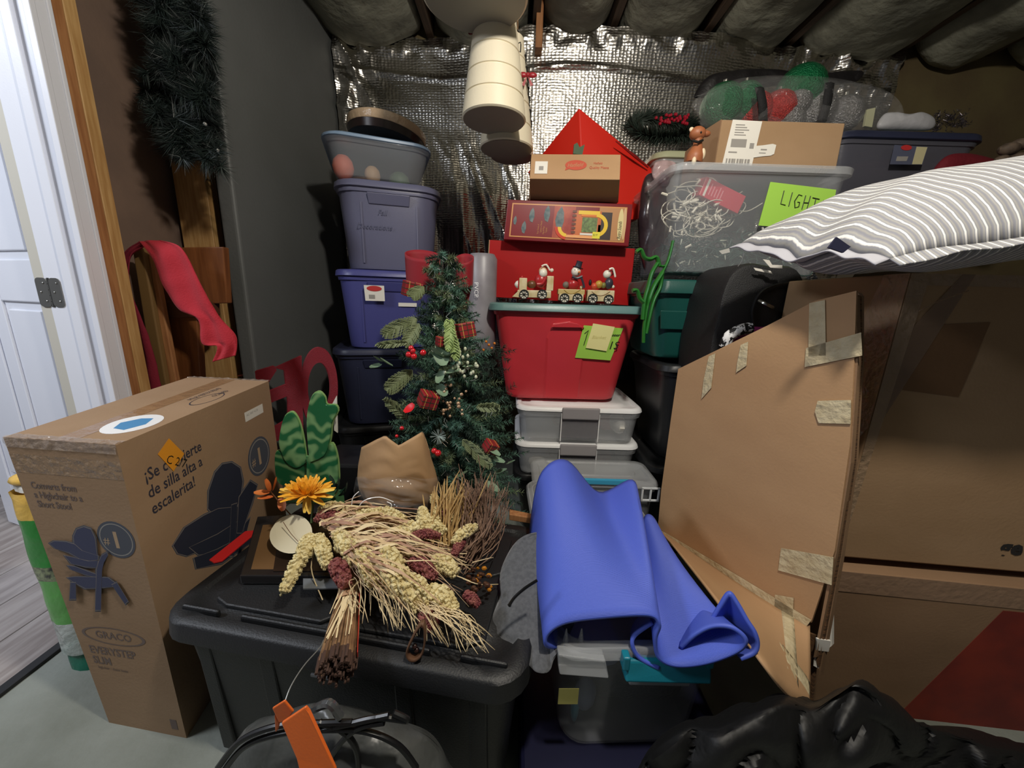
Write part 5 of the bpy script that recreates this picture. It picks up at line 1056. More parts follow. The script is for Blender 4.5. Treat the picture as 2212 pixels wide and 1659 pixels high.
for nm_, poly, dyy in (('left_upper_wing', [(662, 1000), (650, 935), (640, 905), (628, 892), (614, 900), (606, 925), (602, 955), (606, 975), (618, 1000), (640, 1012)], .0), ('left_lower_wing', [(664, 1004), (618, 985), (600, 975), (593, 985), (594, 1020), (602, 1045), (625, 1050), (655, 1045)], .004), ('right_upper_wing', [(668, 1000), (662, 930), (664, 885), (674, 855), (688, 848), (700, 860), (704, 875), (722, 876), (728, 890), (716, 915), (712, 950), (700, 985)], .0), ('right_lower_wing', [(668, 1002), (700, 970), (716, 960), (726, 985), (730, 1020), (726, 1045), (690, 1055), (668, 1045)], .004)):
    P = [at(a, b_, 1.02 + dyy) for a, b_ in poly]; P = interp(P + [P[0]], 3)[:-1]
    MB().prism(P, (0, .008, 0)).build(nm_, SW, bt, bevel=.002); c_ = sum(P, V((0, 0, 0))) / len(P); MB().prism([c_ + (p - c_) * 1.04 + V((0, .006, 0)) for p in P], (0, .006, 0)).build('wing_edge', EDG, bt)
MB().tube([at(664, 1050, 1.01), at(666, 1000, 1.01), at(664, 985, 1.01)], .004, 8).build('body', SW, bt, smooth=True); 
cs = thing('decor_case', 'dark low case supporting the butterfly ornament behind the tote', 'box', (-.56, 1.20, 0)); MB().box((-.52, 1.22, .25), (.26, .18, .50)).build('case', BLACK, cs, bevel=.01)
gd = MB(); gd.prism([atz(612, 1088, .50), atz(745, 1090, .50), atz(742, 1060, .50), atz(620, 1058, .50)], (0, 0, .004)); o = gd.build('green_tray', mat('dull_green_tray', (50, 84, 50), .5), None, bevel=.001); tag(o, 'thin dull green tray under the butterfly ornament', 'tray')
wc_ = MB().prism([at(718, 872, 1.06), at(727, 855, 1.06), at(729, 935, 1.06), at(722, 930, 1.06)], (0, .004, 0)).build('white_card', PAPER, None); tag(wc_, 'white card corner behind the right wing of the butterfly ornament', 'card')
# kraft paper wrapped bouquet with cellophane
kb2 = thing('paper_wrapped_bundle', 'kraft paper wrapped bundle with clear cellophane around its lower half', 'bundle', at(855, 1120, .98))
KP = mat('kraft_wrap', (182, 146, 106), .7, c2=(168, 132, 92), nscale=4, bump=.5, bscale=9)
def wrapf(px0, pts, Yc_, rad, nm, m, nz=.012, par=None, top=None, s=0):
    """closed paper cone: rows of (left px, right px, y px)"""
    def fn(u, v):
        i = v * (len(pts) - 1); k = min(int(i), len(pts) - 2); q = i - k; l = pts[k][0] * (1 - q) + pts[k + 1][0] * q; r_ = pts[k][1] * (1 - q) + pts[k + 1][1] * q; y = pts[k][2] * (1 - q) + pts[k + 1][2] * q
        a = 2 * math.pi * u; x = (l + r_) / 2 - (r_ - l) / 2 * math.cos(a)
        if top: y += top(x, math.sin(a)) * (1 - v) ** 2
        P = at(x, y, Yc_ - math.sin(a) * rad * ((r_ - l) / 170)); h = noise.noise(V((u * 9 + s, v * 3, 1))) * nz + (1 - abs(noise.noise(V((u * 7 - v * 4, v * 6 + s, 5)))) * 2) * nz * .6
        return P + V((0, -h, 0)) * math.sin(a)
    return MB().grid(fn, 72, 34).build(nm, m, par, smooth=True, solid=.001)
def topcut(x, sn):
    for (x0, y0), (x1, y1) in (((740, 34), (778, 28)), ((778, 28), (833, 0)), ((833, 0), (862, 22)), ((862, 22), (913, -8)), ((913, -8), (930, 40)), ((930, 40), (1000, 70))):
        if x0 <= x <= x1: return (y0 + (y1 - y0) * (x - x0) / (x1 - x0))
    return 30
wrapf(0, [(781, 928, 940), (774, 940, 985), (772, 946, 1020), (776, 944, 1050), (790, 936, 1085), (820, 915, 1115), (858, 905, 1138)], .98, .085, 'kraft_paper', KP, .009, par=kb2, top=topcut)
wrapf(0, [(770, 948, 1030), (764, 950, 1060), (772, 944, 1090), (800, 930, 1118), (850, 910, 1142)], .98, .095, 'cellophane', CELLO, .02, par=kb2, s=4)
gl_ = MB()
for L in ([(768, 1108), (786, 1082), (820, 1074), (850, 1084)], [(812, 1105), (822, 1094), (832, 1103)], [(836, 1084), (846, 1090), (842, 1102)], [(759, 1100), (762, 1076), (775, 1062)]): gl_.tube(interp([at(a, b_, .875) for a, b_ in L], 4), .0013, 4)
gl_.build('fold_glint', mat('fold_glint_white', (250, 250, 250), .1), kb2)  # opaque white lines paint the glare along the cellophane folds
# ---------------- dried corn / wheat bouquet
dz = .45
wb_ = thing('dried_bouquet', 'big dried bouquet of cream and burgundy seed heads and straw, lying on the black tote', 'bouquet', atz(790, 1280, .41))
CR = mat('cream_seed_head', (232, 218, 168), .75, c2=(204, 184, 126), nscale=60, bump=.6, bscale=160); BU = mat('burgundy_seed_head', (112, 44, 50), .7, c2=(150, 90, 80), nscale=80, bump=.6, bscale=160)
def G(px, py, h=0): return atz(px, py, .455 + h)
def ear(a, b_, r, m, h0=.0, h1=.0, bend=.2):
    p0, p1 = G(*a, h0), G(*b_, h1); d = p1 - p0; mid = (p0 + p1) / 2 + V((0, 0, d.length * bend)); pts = interp([p0, mid, p1], 8); L = len(pts); mb = MB()
    r *= 1.22; rr = [r * (.55 + .6 * math.sin(math.pi * min(.15 + .8 * i / (L - 1), 1))) for i in range(L)]
    mb.tube(pts, [q * .8 for q in rr], 7)
    for i in range(L - 1):
        t_ = (pts[i + 1] - pts[i]).normalized(); a_ = t_.orthogonal().normalized(); bb_ = t_.cross(a_)
        for j in range(12):
            ph = R.random() * 6.283; c_ = pts[i] + (a_ * math.cos(ph) + bb_ * math.sin(ph)) * rr[i] * .85 + t_ * R.random() * d.length / L
            mb.ball(c_, rr[i] * .30, 4, (1, 1, .9))
    mb.build('seed_head', m, wb_, smooth=True)
for a, b_, r, h0, h1 in [((693, 1104), (762, 1112), .014, .02, .03), ((756, 1118), (840, 1128), .013, .03, .03), ((800, 1112), (874, 1126), .012, .03, .04), ((842, 1164), (955, 1140), .014, .03, .04), ((692, 1158), (612, 1280), .012, .03, .0), ((690, 1168), (708, 1224), .012, .03, .02), ((728, 1152), (762, 1216), .013, .04, .03), ((778, 1188), (808, 1258), .015, .04, .03), ((820, 1186), (874, 1252), .015, .04, .04), ((808, 1226), (898, 1294), .015, .03, .03), ((930, 1276), (982, 1320), .014, .02, .01), ((936, 1072), (946, 1122), .009, .05, .05), ((976, 1092), (982, 1130), .010, .05, .04), ((980, 1174), (1028, 1138), .010, .03, .04), ((938, 1212), (986, 1240), .013, .03, .02), ((672, 1160), (650, 1200), .011, .03, .02), ((840, 1240), (860, 1290), .012, .02, .02), ((880, 1250), (930, 1300), .012, .03, .02), ((905, 1118), (960, 1150), .011, .04, .04), ((912, 1100), (918, 1140), .010, .05, .04), ((876, 1262), (905, 1318), .011, .02, .01), ((730, 1180), (790, 1200), .012, .035, .04)]: ear(a, b_, r, CR, h0, h1, .12)
for a, b_, r, h0, h1 in [((684, 1120), (754, 1128), .011, .035, .035), ((724, 1218), (748, 1266), .013, .02, .01), ((888, 1160), (950, 1158), .008, .045, .045), ((888, 1214), (940, 1248), .011, .04, .03), ((1004, 1284), (1034, 1308), .008, .01, .0), ((914, 1326), (938, 1356), .012, .0, -.01), ((960, 1085), (966, 1130), .008, .05, .05), ((1000, 1170), (980, 1200), .008, .02, .02)]: ear(a, b_, r, BU, h0, h1, .12)
STR = [mat('straw_%d' % i, c, .65) for i, c in enumerate(((226, 204, 160), (206, 178, 134), (192, 158, 128), (170, 130, 108)))]
for mi in range(4):
    mb = MB()
    for k in range(62):
        t_ = R.random(); s0 = G(690 + 90 * t_ + R.uniform(-14, 14), 1110 + 110 * t_ + R.uniform(-12, 12), .02 + R.random() * .03)
        ang = R.uniform(-.15, .98) + (.1 if t_ > .5 else 0); Lp = R.uniform(120, 300) * (1 - .25 * abs(ang - .4)); e_ = (s0.x, s0.y)
        px0, py0 = 690 + 90 * t_, 1110 + 110 * t_; ex, ey = px0 + math.cos(ang) * Lp, py0 + math.sin(ang) * Lp * .75
        ex = min(ex, 1050 + R.uniform(-30, 15)); ey = min(ey, 1350 + R.uniform(-30, 10))
        s1 = G(ex, ey, R.uniform(-.02, .035)); m_ = (s0 + s1) / 2 + V((R.uniform(-.035, .035), R.uniform(-.035, .035), R.uniform(.015, .05)))
        pts = interp([s0, m_, s1 + V((0, 0, -.0))], 5); w_ = R.choice((.0012, .002, .0045, .0065)); n2 = len(pts); vs = []
        for i, p in enumerate(pts): ww = w_ * (1 - (i / (n2 - 1)) ** 2 * .9); sd = V((-.5, .8, R.uniform(-.3, .3))).normalized(); vs += [p - sd * ww, p + sd * ww + V((0, 0, .001))]
        mb.add(vs, [(2 * i, 2 * i + 1, 2 * i + 3, 2 * i + 2) for i in range(n2 - 1)])
    mb.build('straw_leaves', STR[mi], wb_, kind='stuff')
mb = MB()
for k in range(90):
    t_ = R.random(); s0 = G(760 + 190 * t_, 1240 + 90 * t_ + R.uniform(-20, 10), .02); s1 = G(780 + 260 * t_ + R.uniform(-20, 40), 1310 + 70 * t_ + R.uniform(-10, 40), R.uniform(-.03, .0)); mb.tube(interp([s0, (s0 + s1) / 2 + V((R.uniform(-.02, .02), R.uniform(-.02, .02), .02)), s1], 4), [.0008] * 8 + [.0003], 4)
mb.build('straw_whiskers', STR[0], wb_, kind='stuff')
for (a, b_, c_, d_, e2, f2) in ((1020, 1215, 1060, 1205, 1066, 1206), (1000, 1250, 1035, 1262, 1076, 1262), (984, 1310, 1020, 1340, 1046, 1362), (930, 1340, 950, 1375, 968, 1398), (1010, 1330, 1020, 1370, 1006, 1408), (690, 1170, 672, 1225, 697, 1296), (820, 1310, 835, 1340, 838, 1366), (960, 1330, 975, 1350, 976, 1376)): MB().tube(interp([G(a, b_, .01), G(c_, d_, .0), G(e2, f2, -.04)], 5), .0011, 4).build('long_straw', STR[0], wb_)
# handle sheaf of cut stems, coming towards us over the tote's front edge
PALM = mat('tan_paper_wrap', (176, 138, 104), .75, bump=.3, bscale=40)
h0, h1 = atz(757, 1275, .43), at(726, 1452, .50)
ax = (h1 - h0).normalized(); sx = ax.cross(V((0, 0, 1))).normalized(); sz = sx.cross(ax)
mb = MB(); STM = mat('brown_stem', (150, 116, 80), .75, c2=(110, 80, 54), nscale=40); DST = mat('dark_stem_end', (74, 52, 42), .9)
me_ = MB()
for k in range(130):
    a = R.random() * 6.283; q = math.sqrt(R.random()); o0 = sx * math.cos(a) * q * .020 + sz * math.sin(a) * q * .016; o1 = sx * math.cos(a) * q * .033 + sz * math.sin(a) * q * .026
    Lx = (h1 - h0).length * R.uniform(.93, 1.03); r_ = R.uniform(.0014, .0030); mb.tube([h0 + o0, h0 + o1 * .85 + ax * Lx * .5, h0 + o1 + ax * Lx], r_, 5); e_ = h0 + o1 + ax * Lx; me_.tube([e_ - ax * .022, e_ + ax * .001], r_ * 1.15, 5)
mb.build('stem_bundle', STM, wb_, kind='stuff'); me_.build('cut_stem_ends', DST, wb_, kind='stuff')
mb = MB()
for k in range(16):
    o0 = sx * R.uniform(-.018, .018) + sz * .018; o1 = sx * R.uniform(-.03, .03) + sz * .028; L_ = R.uniform(.3, .8) * (h1 - h0).length; w_ = R.uniform(.001, .003); p0, p1 = h0 + o0, h0 + o1 * .9 + ax * L_; mb.add([p0 - sx * w_, p0 + sx * w_, p1 + sx * w_ * .5, p1 - sx * w_ * .5], [(0, 1, 2, 3)])
mb.build('straw_strips', STR[0], wb_)
MB().loft([[h0 + ax * z + sx * math.cos(2 * math.pi * k / 20) * r_ + sz * math.sin(2 * math.pi * k / 20) * r_ * .85 for k in range(20)] for z, r_ in ((-.05, .030), (-.02, .026), (.0, .024), (.02, .025), (.038, .028))], False, False).build('paper_wrap', PALM, wb_, smooth=True, solid=.001)
MB().add if 0 else None
rbn = MB(); p0 = h0 + sx * .020 + sz * .010; p1 = h0 + ax * (h1 - h0).length * .95 + sx * .034 + sz * .012
if (h0 + sx).x < h0.x: p0 = h0 - sx * .020 + sz * .010; p1 = h0 + ax * (h1 - h0).length * .95 - sx * .034 + sz * .012
rbn.add([p0, p0 + sz * .006, p1 + sz * .010, p1], [(0, 1, 2, 3)]); rbn.build('red_ribbon_strip', mat('scarlet_ribbon', (190, 50, 36), .5), wb_, solid=.001)
lp = thing('leather_loop', 'narrow brown leather loop hanging over the front of the tote below the bouquet', 'loop', at(896, 1418, .545)); ribbon([at(a, b_, .545) for a, b_ in ((912, 1345), (902, 1358), (888, 1385), (880, 1405), (884, 1419), (898, 1422), (912, 1410), (918, 1385), (918, 1358), (914, 1345))], .012, 'loop', mat('brown_leather', (110, 78, 56), .6), lp, th=.003, wid_dir=(0, 1, .2))
for a, b_ in ((896, 1396), (900, 1404)): MB().ball(at(a, b_, .55), .005, 8).build('bead', mat('dark_bead', (60, 40, 36), .15), lp, smooth=True)
# brown twig bunch and pale wheat standing at the right
tg = thing('twig_bunch', 'bunch of thin brown twigs fanning up at the right of the dried bouquet', 'twigs', atz(1000, 1270, .42)); mb = MB()
for k in range(190):
    s0 = at(985 + R.uniform(-20, 30), 1250 + R.uniform(-60, 30), .80 + R.uniform(-.04, .04)); ex, ey = 1020 + R.gauss(10, 34), 1062 + R.gauss(10, 28); s1 = at(min(ex, 1100), ey, .90 + R.uniform(-.06, .06)); m_ = (s0 * .5 + s1 * .5) + V((R.uniform(.0, .045), R.uniform(-.02, .02), 0)); mb.tube(interp([s0, m_, s1], 4), [.0016] * 5 + [.0011] * 3 + [.0007], 4)
    if k % 2 == 0:
        q = m_ * .4 + s1 * .6; mb.tube([q, q + V((R.uniform(-.01, .03), 0, R.uniform(.02, .04)))], .0008, 3)
mb.build('twigs', mat('twig_brown', (112, 84, 66), .8, c2=(150, 120, 100), nscale=30), tg, kind='stuff')
wt = thing('wheat_bunch', 'pale standing wheat stalks between the paper bundle and the brown twigs', 'wheat', atz(950, 1230, .42)); mb = MB()
for k in range(120):
    s0 = at(930 + R.uniform(-20, 50), 1190 + R.uniform(-20, 50), .80 + R.uniform(-.03, .03)); s1 = at(985 + R.gauss(0, 30), 1075 + R.gauss(0, 24), .88 + R.uniform(-.04, .04)); mb.tube(interp([s0, (s0 + s1) / 2 + V((R.uniform(-.01, .01), 0, 0)), s1], 4), [.0018] * 8 + [.0005], 4)
mb.build('stalks', mat('wheat_straw', (204, 170, 112), .7, c2=(176, 140, 86), nscale=30), wt, kind='stuff')
yb = thing('berry_twigs', 'small cluster of amber berries at the right end of the dried bouquet', 'berries', atz(1035, 1270, .41)); AM = mat('amber_berry', (190, 122, 36), .4); DB_ = mat('dark_berry', (70, 40, 20), .5)
for k in range(34): MB().ball(G(1010 + R.uniform(0, 50), 1225 + R.uniform(0, 50), R.uniform(-.03, .01)), R.uniform(.003, .006), 6, (1.3, 1, 1)).build('berry', R.choice((AM, DB_, DB_)), yb, smooth=True)
wbk = MB().prism([atz(1100, 1112, .40), atz(1148, 1122, .40), atz(1148, 1132, .40), atz(1100, 1124, .40)], (0, 0, .02)).build('wood_block', PINE, None, bevel=.002); tag(wbk, 'small strip of wood at the back right corner of the tote lid', 'wood')
# ============================================================ CHRISTMAS TREE
ct_ = thing('christmas_tree', 'small dark green artificial tree with berries and plaid ornaments, behind the kraft paper bundle', 'tree', at(985, 1260, 1.22)); TYy = 1.22
top = at(955, 548, TYy); bot = at(985, 1085, TYy); axis = bot - top
MB().tube([top + V((0, 0, -.05)), bot, V((bot.x, bot.y, .02))], [.004, .012, .014], 8).build('trunk', mat('trunk_brown', (60, 44, 34), .9), ct_)
TG = [mat('needle_green', (76, 110, 88), .6), mat('needle_olive', (106, 120, 86), .6), mat('needle_blue', (92, 132, 116), .55), mat('needle_dark', (36, 56, 46), .7)]
tm = [MB() for _ in TG]
for k in range(620):
    t_ = (k + .5) / 620; t_ = t_ ** .72; c_ = top + axis * t_; rad = (.035 + .225 * t_ ** .9) * R.uniform(.35, 1.0); a = R.random() * 6.283
    if math.sin(a) > .2 and R.random() < .6: a = -a
    d = V((math.cos(a), math.sin(a) * .65, R.uniform(-.35, .45))); s_ = c_ + d * rad * .35; L_ = rad * .75 + .02; mi = R.choices((0, 1, 2, 3), (5, 2, 2, 3))[0]
    needles(tm[mi], s_, d, L_, int(70 + 260 * L_ * 2), R.uniform(.020, .030), .0011, .002, .9); tm[3].tube([s_, s_ + d * L_], .0012, 4)
for i, m_ in enumerate(tm): m_.build('foliage', TG[i], ct_, kind='stuff')
# cedar sprays and leafy sprigs
def cedar(p0, p1, w_, m, name='cedar_spray', n=26):
    mb = MB(); d = p1 - p0; L_ = d.length; d.normalize(); s_ = d.cross(V((0, 1, 0))).normalized(); mb.tube([p0, p1], .0014, 4)
    for i in range(n):
        t_ = i / n; c_ = p0 + d * L_ * t_
        for sg_ in (-1, 1):
            ll = w_ * math.sin(math.pi * min(.15 + t_ * .85, .98)) ** .6; q = c_ + (s_ * sg_ + d * .8).normalized() * ll + V((0, R.uniform(-.01, .01), 0)); mb.tube([c_, q], [.0022, .0008], 4)
            for j in range(4): q0 = c_ * (1 - .25 * j) + q * .25 * j; mb.tube([q0, q0 + d * ll * .35 + s_ * sg_ * .1 * ll], [.0018, .0006], 3)
    mb.build(name, m, ct_)
CE1 = mat('cedar_olive', (112, 122, 86), .6); CE2 = mat('cedar_lime', (150, 172, 104), .6); EU = mat('eucalyptus_leaf', (122, 146, 118), .5, c2=(96, 118, 96), nscale=20)
cedar(at(900, 690, 1.05), at(826, 724, 1.0), .030, CE1); cedar(at(905, 700, 1.05), at(875, 748, 1.0), .026, CE1); cedar(at(890, 800, 1.02), at(835, 845, .98), .03, CE1); cedar(at(965, 690, 1.0), at(988, 780, .97), .022, CE2); cedar(at(975, 690, 1.0), at(968, 760, .97), .018, CE2); cedar(at(915, 620, 1.08), at(888, 642, 1.04), .026, CE1); cedar(at(1000, 950, 1.0), at(1062, 1010, .97), .024, CE1); cedar(at(1030, 880, 1.0), at(1080, 880, .98), .018, CE1); cedar(at(880, 905, 1.0), at(830, 860, .98), .02, CE1); cedar(at(880, 740, 1.0), at(810, 746, .98), .014, CE1)
def leafs(L, m, name='leaf'):
    for (a, b_, c_, d_, w_) in L: s0 = at(a, b_, 1.0); s1 = at(c_, d_, .97); petal(s0, s1 - s0, (s1 - s0).length, w_, name, m, ct_, curl=.05)
leafs([(950, 745, 958, 790, .022), (968, 765, 985, 760, .020), (952, 770, 935, 750, .020), (965, 800, 990, 802, .018), (955, 800, 945, 828, .012), (950, 820, 975, 822, .014), (948, 830, 962, 856, .016), (850, 790, 822, 775, .012), (825, 780, 808, 770, .010), (822, 785, 800, 795, .012), (1000, 790, 1020, 792, .008), (1060, 985, 1090, 1000, .010), (1095, 1000, 1112, 996, .010), (1068, 1020, 1095, 1015, .010), (1050, 1040, 1078, 1062, .012), (985, 1030, 1010, 1020, .012), (1050, 960, 1080, 985, .010)], EU)
BR_ = mat('red_berry', (200, 30, 40), .15, coat=.6)
for a, b_, r in ((888, 752, 6), (883, 766, 7), (894, 770, 7), (892, 758, 6), (914, 762, 7), (868, 925, 5), (857, 942, 4), (946, 979, 8), (938, 974, 7)): MB().ball(at(a, b_, .985), r * .985 / F, 12).build('berry', BR_, ct_, smooth=True)
PBm = mat('pale_bead', (200, 206, 180), .2)
for k in range(30): MB().ball(at(1000 + R.gauss(0, 20), 790 + R.gauss(0, 16), .99), .0045, 8, (1, 1, 1.3)).build('pale_bead', PBm, ct_, smooth=True)
GB = mat('champagne_bead', (206, 172, 140), .15, metal=.5)
for k in range(26): MB().ball(at(970 + R.gauss(0, 18), 868 + R.gauss(0, 16), .985), R.uniform(.003, .006), 8).build('gold_bead', GB, ct_, smooth=True)
PD = mat('plaid_wrap', (140, 30, 34), .5); GR_ = mat('plaid_green', (40, 60, 40), .5); GD = mat('plaid_gold', (190, 160, 80), .4)
def gift(px, py, s, Y, rot, nm='plaid_gift'):
    c_ = at(px, py, Y); Mr = Matrix.Rotation(rot, 3, 'Y') @ Matrix.Rotation(.5, 3, 'Z'); o_ = MB().box(c_, (s, s, s * .85), Mr).build(nm, PD, ct_, bevel=.002)
    for k in (-.3, 0, .3): MB().box(c_ + Mr @ V((k * s, 0, 0)), (s * .04, s * 1.02, s * .87), Mr).build('stripe', GD if k else GR_, o_); MB().box(c_ + Mr @ V((0, 0, k * s)), (s * 1.02, s * 1.02, s * .035), Mr).build('stripe', GR_, o_)
gift(925, 863, .046, .975, .35); gift(1004, 713, .046, 1.02, -.2); gift(1060, 965, .036, 1.0, .5); gift(890, 625, .05, 1.12, .2); gift(955, 738, .03, 1.0, .1)
petal(at(893, 872, .98), at(875, 897, .97) - at(893, 872, .98), .032, .014, 'red_leaf', mat('red_poinsettia', (210, 24, 34), .45), ct_)
ln = MB()
for k in range(90):
    t_ = R.random(); c_ = at(955 + 30 * t_ + R.gauss(0, 14 + 40 * t_), 560 + 480 * t_, 1.02 + (1 - t_) * .12); ln.tube([c_, c_ + V((R.uniform(-.015, .015), 0, R.uniform(-.018, .018)))], .0009, 3)
ln.build('silver_strands', mat('silver_strand', (225, 232, 228), .15, metal=.7), ct_, kind='stuff')
st_ = MB(); sc0 = at(947, 942, .985)
for k in range(46): a = R.random() * 6.283; b2 = R.uniform(-.9, .9); st_.tube([sc0, sc0 + V((math.cos(a) * .022, -.014 * abs(b2), math.sin(a) * .022))], [.0009, .0004], 3)
st_.build('silver_pine_tip', mat('frosted_needle', (160, 176, 172), .4), ct_)
# second darker garland behind to the right with little lights
g2_ = thing('garland_pile', 'dark green garland with tiny amber lights, behind the tree beside the red tub', 'garland', at(1050, 900, 1.38)); gm = MB()
for k in range(70): p = at(R.uniform(1020, 1085), R.uniform(745, 1000), 1.36 + R.uniform(-.05, .08)); d = V((R.uniform(-1, 1), R.uniform(-.4, .2), R.uniform(-1, .6))); needles(gm, p, d, .07, 60, .03, .0012)
gm.build('foliage', _M['needle_dark'], g2_, kind='stuff')
for a, b_ in ((1044, 756), (1056, 745), (1068, 742), (1062, 752), (1027, 782), (1050, 738)): MB().ball(at(a, b_, 1.28), .005, 8).build('bulb', mat('amber_bulb', (230, 140, 60), .1, metal=.3), g2_, smooth=True)
# red velvet bow behind the tree top
bw = thing('velvet_bow', 'large red velvet bow with wide loops behind the tree top', 'bow', at(950, 640, 1.34)); VEL = mat('red_velvet', (140, 10, 28), .7, sheen=.08)
def loopf(cx, cy, hw, hh_, Y, fl_):
    def fn(u, v):
        a = 2 * math.pi * u; x = cx + hw * math.cos(a) * (1 - .12 * v); y = cy - hh_ + 2 * hh_ * v + 10 * math.sin(a) * (1 - v) ; return at(x, y + (8 * (math.cos(a) * fl_)), Y - .05 * math.sin(a) * (1 - .2 * v))
    return MB().grid(fn, 40, 10).build('loop', VEL, bw, smooth=True, solid=.003)
loopf(913, 592, 38, 42, 1.34, .4); loopf(1003, 590, 20, 32, 1.36, -.2)
MB().prism([at(876, 560, 1.36), at(884, 640, 1.36), at(888, 628, 1.36), at(888, 560, 1.36)], (0, .004, 0)).build('tail', mat('orange_red_lining', (206, 50, 40), .5), bw); MB().prism([at(998, 615, 1.38), at(1021, 612, 1.38), at(1008, 665, 1.38), at(1000, 668, 1.38)], (0, .004, 0)).build('tail', VEL, bw)
# grey bottle/roll behind, between tree and red tub
MB_ = thing('plastic_roll', 'tall grey plastic wrapped roll with white lettering, left of the red tub', 'roll', at(1040, 760, 1.62)); rb0, rb1 = at(1040, 760, 1.62), at(1042, 560, 1.62)
MB().lathe([(.055, 0), (.06, .01), (.062, (rb1 - rb0).z), (.05, (rb1 - rb0).z + .02)], rb0, None, 24).build('roll', mat('grey_wrap', (150, 146, 150), .4, c2=(120, 116, 122), nscale=8), MB_, smooth=True)
pq = [at(1020, 600, 1.548), at(1036, 600, 1.548), at(1036, 690, 1.548), at(1020, 690, 1.548)]; fpq = bil(*pq)
text('PVCP', fpq, .30, .10, .11, 'lettering', WHITE, MB_, asp=.2, rot=-math.pi / 2, off=.001, su=1) 
# ============================================================ FRONT CLEAR BIN, MAT, JACKET
nb = MB().box((.27, .91, .055), (.46, .72, .11)); nbo = nb.build('navy_bin', mat('deep_navy_plastic', (22, 24, 54), .4), None, bevel=.01); tag(nbo, 'deep navy low bin on the floor under the front clear bin', 'bin')
t, f, O = tub('clear_bin', 'long clear bin with teal latches, holding odds and ends under the blue mat', 'bin', (.108, .585, .112), .335, .66, .29, 3, CLEAR, taper=.022, r=.05, lid=False, handle=None)
ux, uy = frame(3)
rm = MB(); rm.loft([rrect(0, 0, .1675 - a, .33 - a, .05, z, ux, uy, O) for a, z in ((0, .262), (-.012, .264), (-.014, .284), (-.010, .290), (.008, .290), (.010, .262))]); rm.build('rim', MILKY, t, smooth=True)
TE = plastic('teal_plastic', (24, 122, 142), .35)
F2 = lambda x, y, z: O + ux * x + uy * y + V((0, 0, z))
MB().hexa([F2(-.045, -.362, .235), F2(.125, -.362, .225), F2(.125, -.335, .225), F2(-.045, -.335, .235), F2(-.045, -.350, .272), F2(.125, -.350, .268), F2(.125, -.335, .268), F2(-.045, -.335, .272)]).build('latch', TE, t, bevel=.004)
for x in (-.045, .118): MB().box(F2(x, -.350, .275), (.014, .02, .03)).build('latch_pivot', TE, t, bevel=.003)
MB().box(F2(.03, -.345, .215), (.12, .008, .014)).build('latch_catch', MILKY, t, bevel=.003)
fl3 = MB(); fl3.hexa([F2(-.17, -.352, .245), F2(-.075, -.356, .238), F2(-.075, -.33, .238), F2(-.17, -.33, .245), F2(-.175, -.352, .292), F2(-.085, -.356, .280), F2(-.085, -.33, .280), F2(-.175, -.33, .292)]); fl3.build('lid_flap', MILKY, t, bevel=.003)
for x in (-.155, -.125): MB().lathe([(.006, 0), (.001, .03)], F2(x, -.32, .288), None, 6).build('lid_tooth', MILKY, t)
MB().prism([F2(-.165, -.3335, .15), F2(-.125, -.3345, .15), F2(-.125, -.3352, .19), F2(-.165, -.3342, .19)], (0, -.001, 0)).build('sticky_note', mat('faded_yellow_note', (196, 190, 110), .7), t)
inn = thing('stored_odds', 'dark clothing and small blue and white pieces seen inside the front clear bin', 'items', O + V((0, 0, .012))); MB().box(F2(.04, .02, .10), (.26, .54, .16)).build('dark_clothing', BLACK2, inn, bevel=.04)
for p_, d_, m_ in (((-.11, -.27, .06), (.02, .02, .10), TE), ((-.09, -.27, .09), (.05, .03, .09), mat('slate_cloth', (90, 100, 130), .6)), ((-.07, -.28, .20), (.09, .03, .03), mat('steel_blue', (90, 110, 150), .5))): MB().ball(F2(*p_), .5, 10, d_).build('small_piece', m_, inn, smooth=True)
t9, f9, O9 = tub('clear_bin', 'clear bin with sky blue latch and frosted clip, mostly hidden behind the blue mat', 'bin', (.10, 1.245, .0), .44, .18, atz(1400, 1052, .41).z, 0, CLEAR, taper=.012, r=.03, lid=True, lidm=MILKY, lidh=.02, handle=None)
cx_ = at(1405, 1068, 1.232); b3 = MB()
for dx in (-.03, 0, .03): b3.box(cx_ + V((dx, 0, 0)), (.006, .008, .05))
for dz_ in (-.024, .024): b3.box(cx_ + V((0, 0, dz_)), (.066, .008, .006))
b3.build('clip', mat('frosted_white', (226, 230, 232), .3), t9, bevel=.001)
MB().box((.34, 1.232, .415), (.20, .014, .02)).build('latch', mat('sky_blue_plastic', (60, 160, 200), .35), t9, bevel=.003)
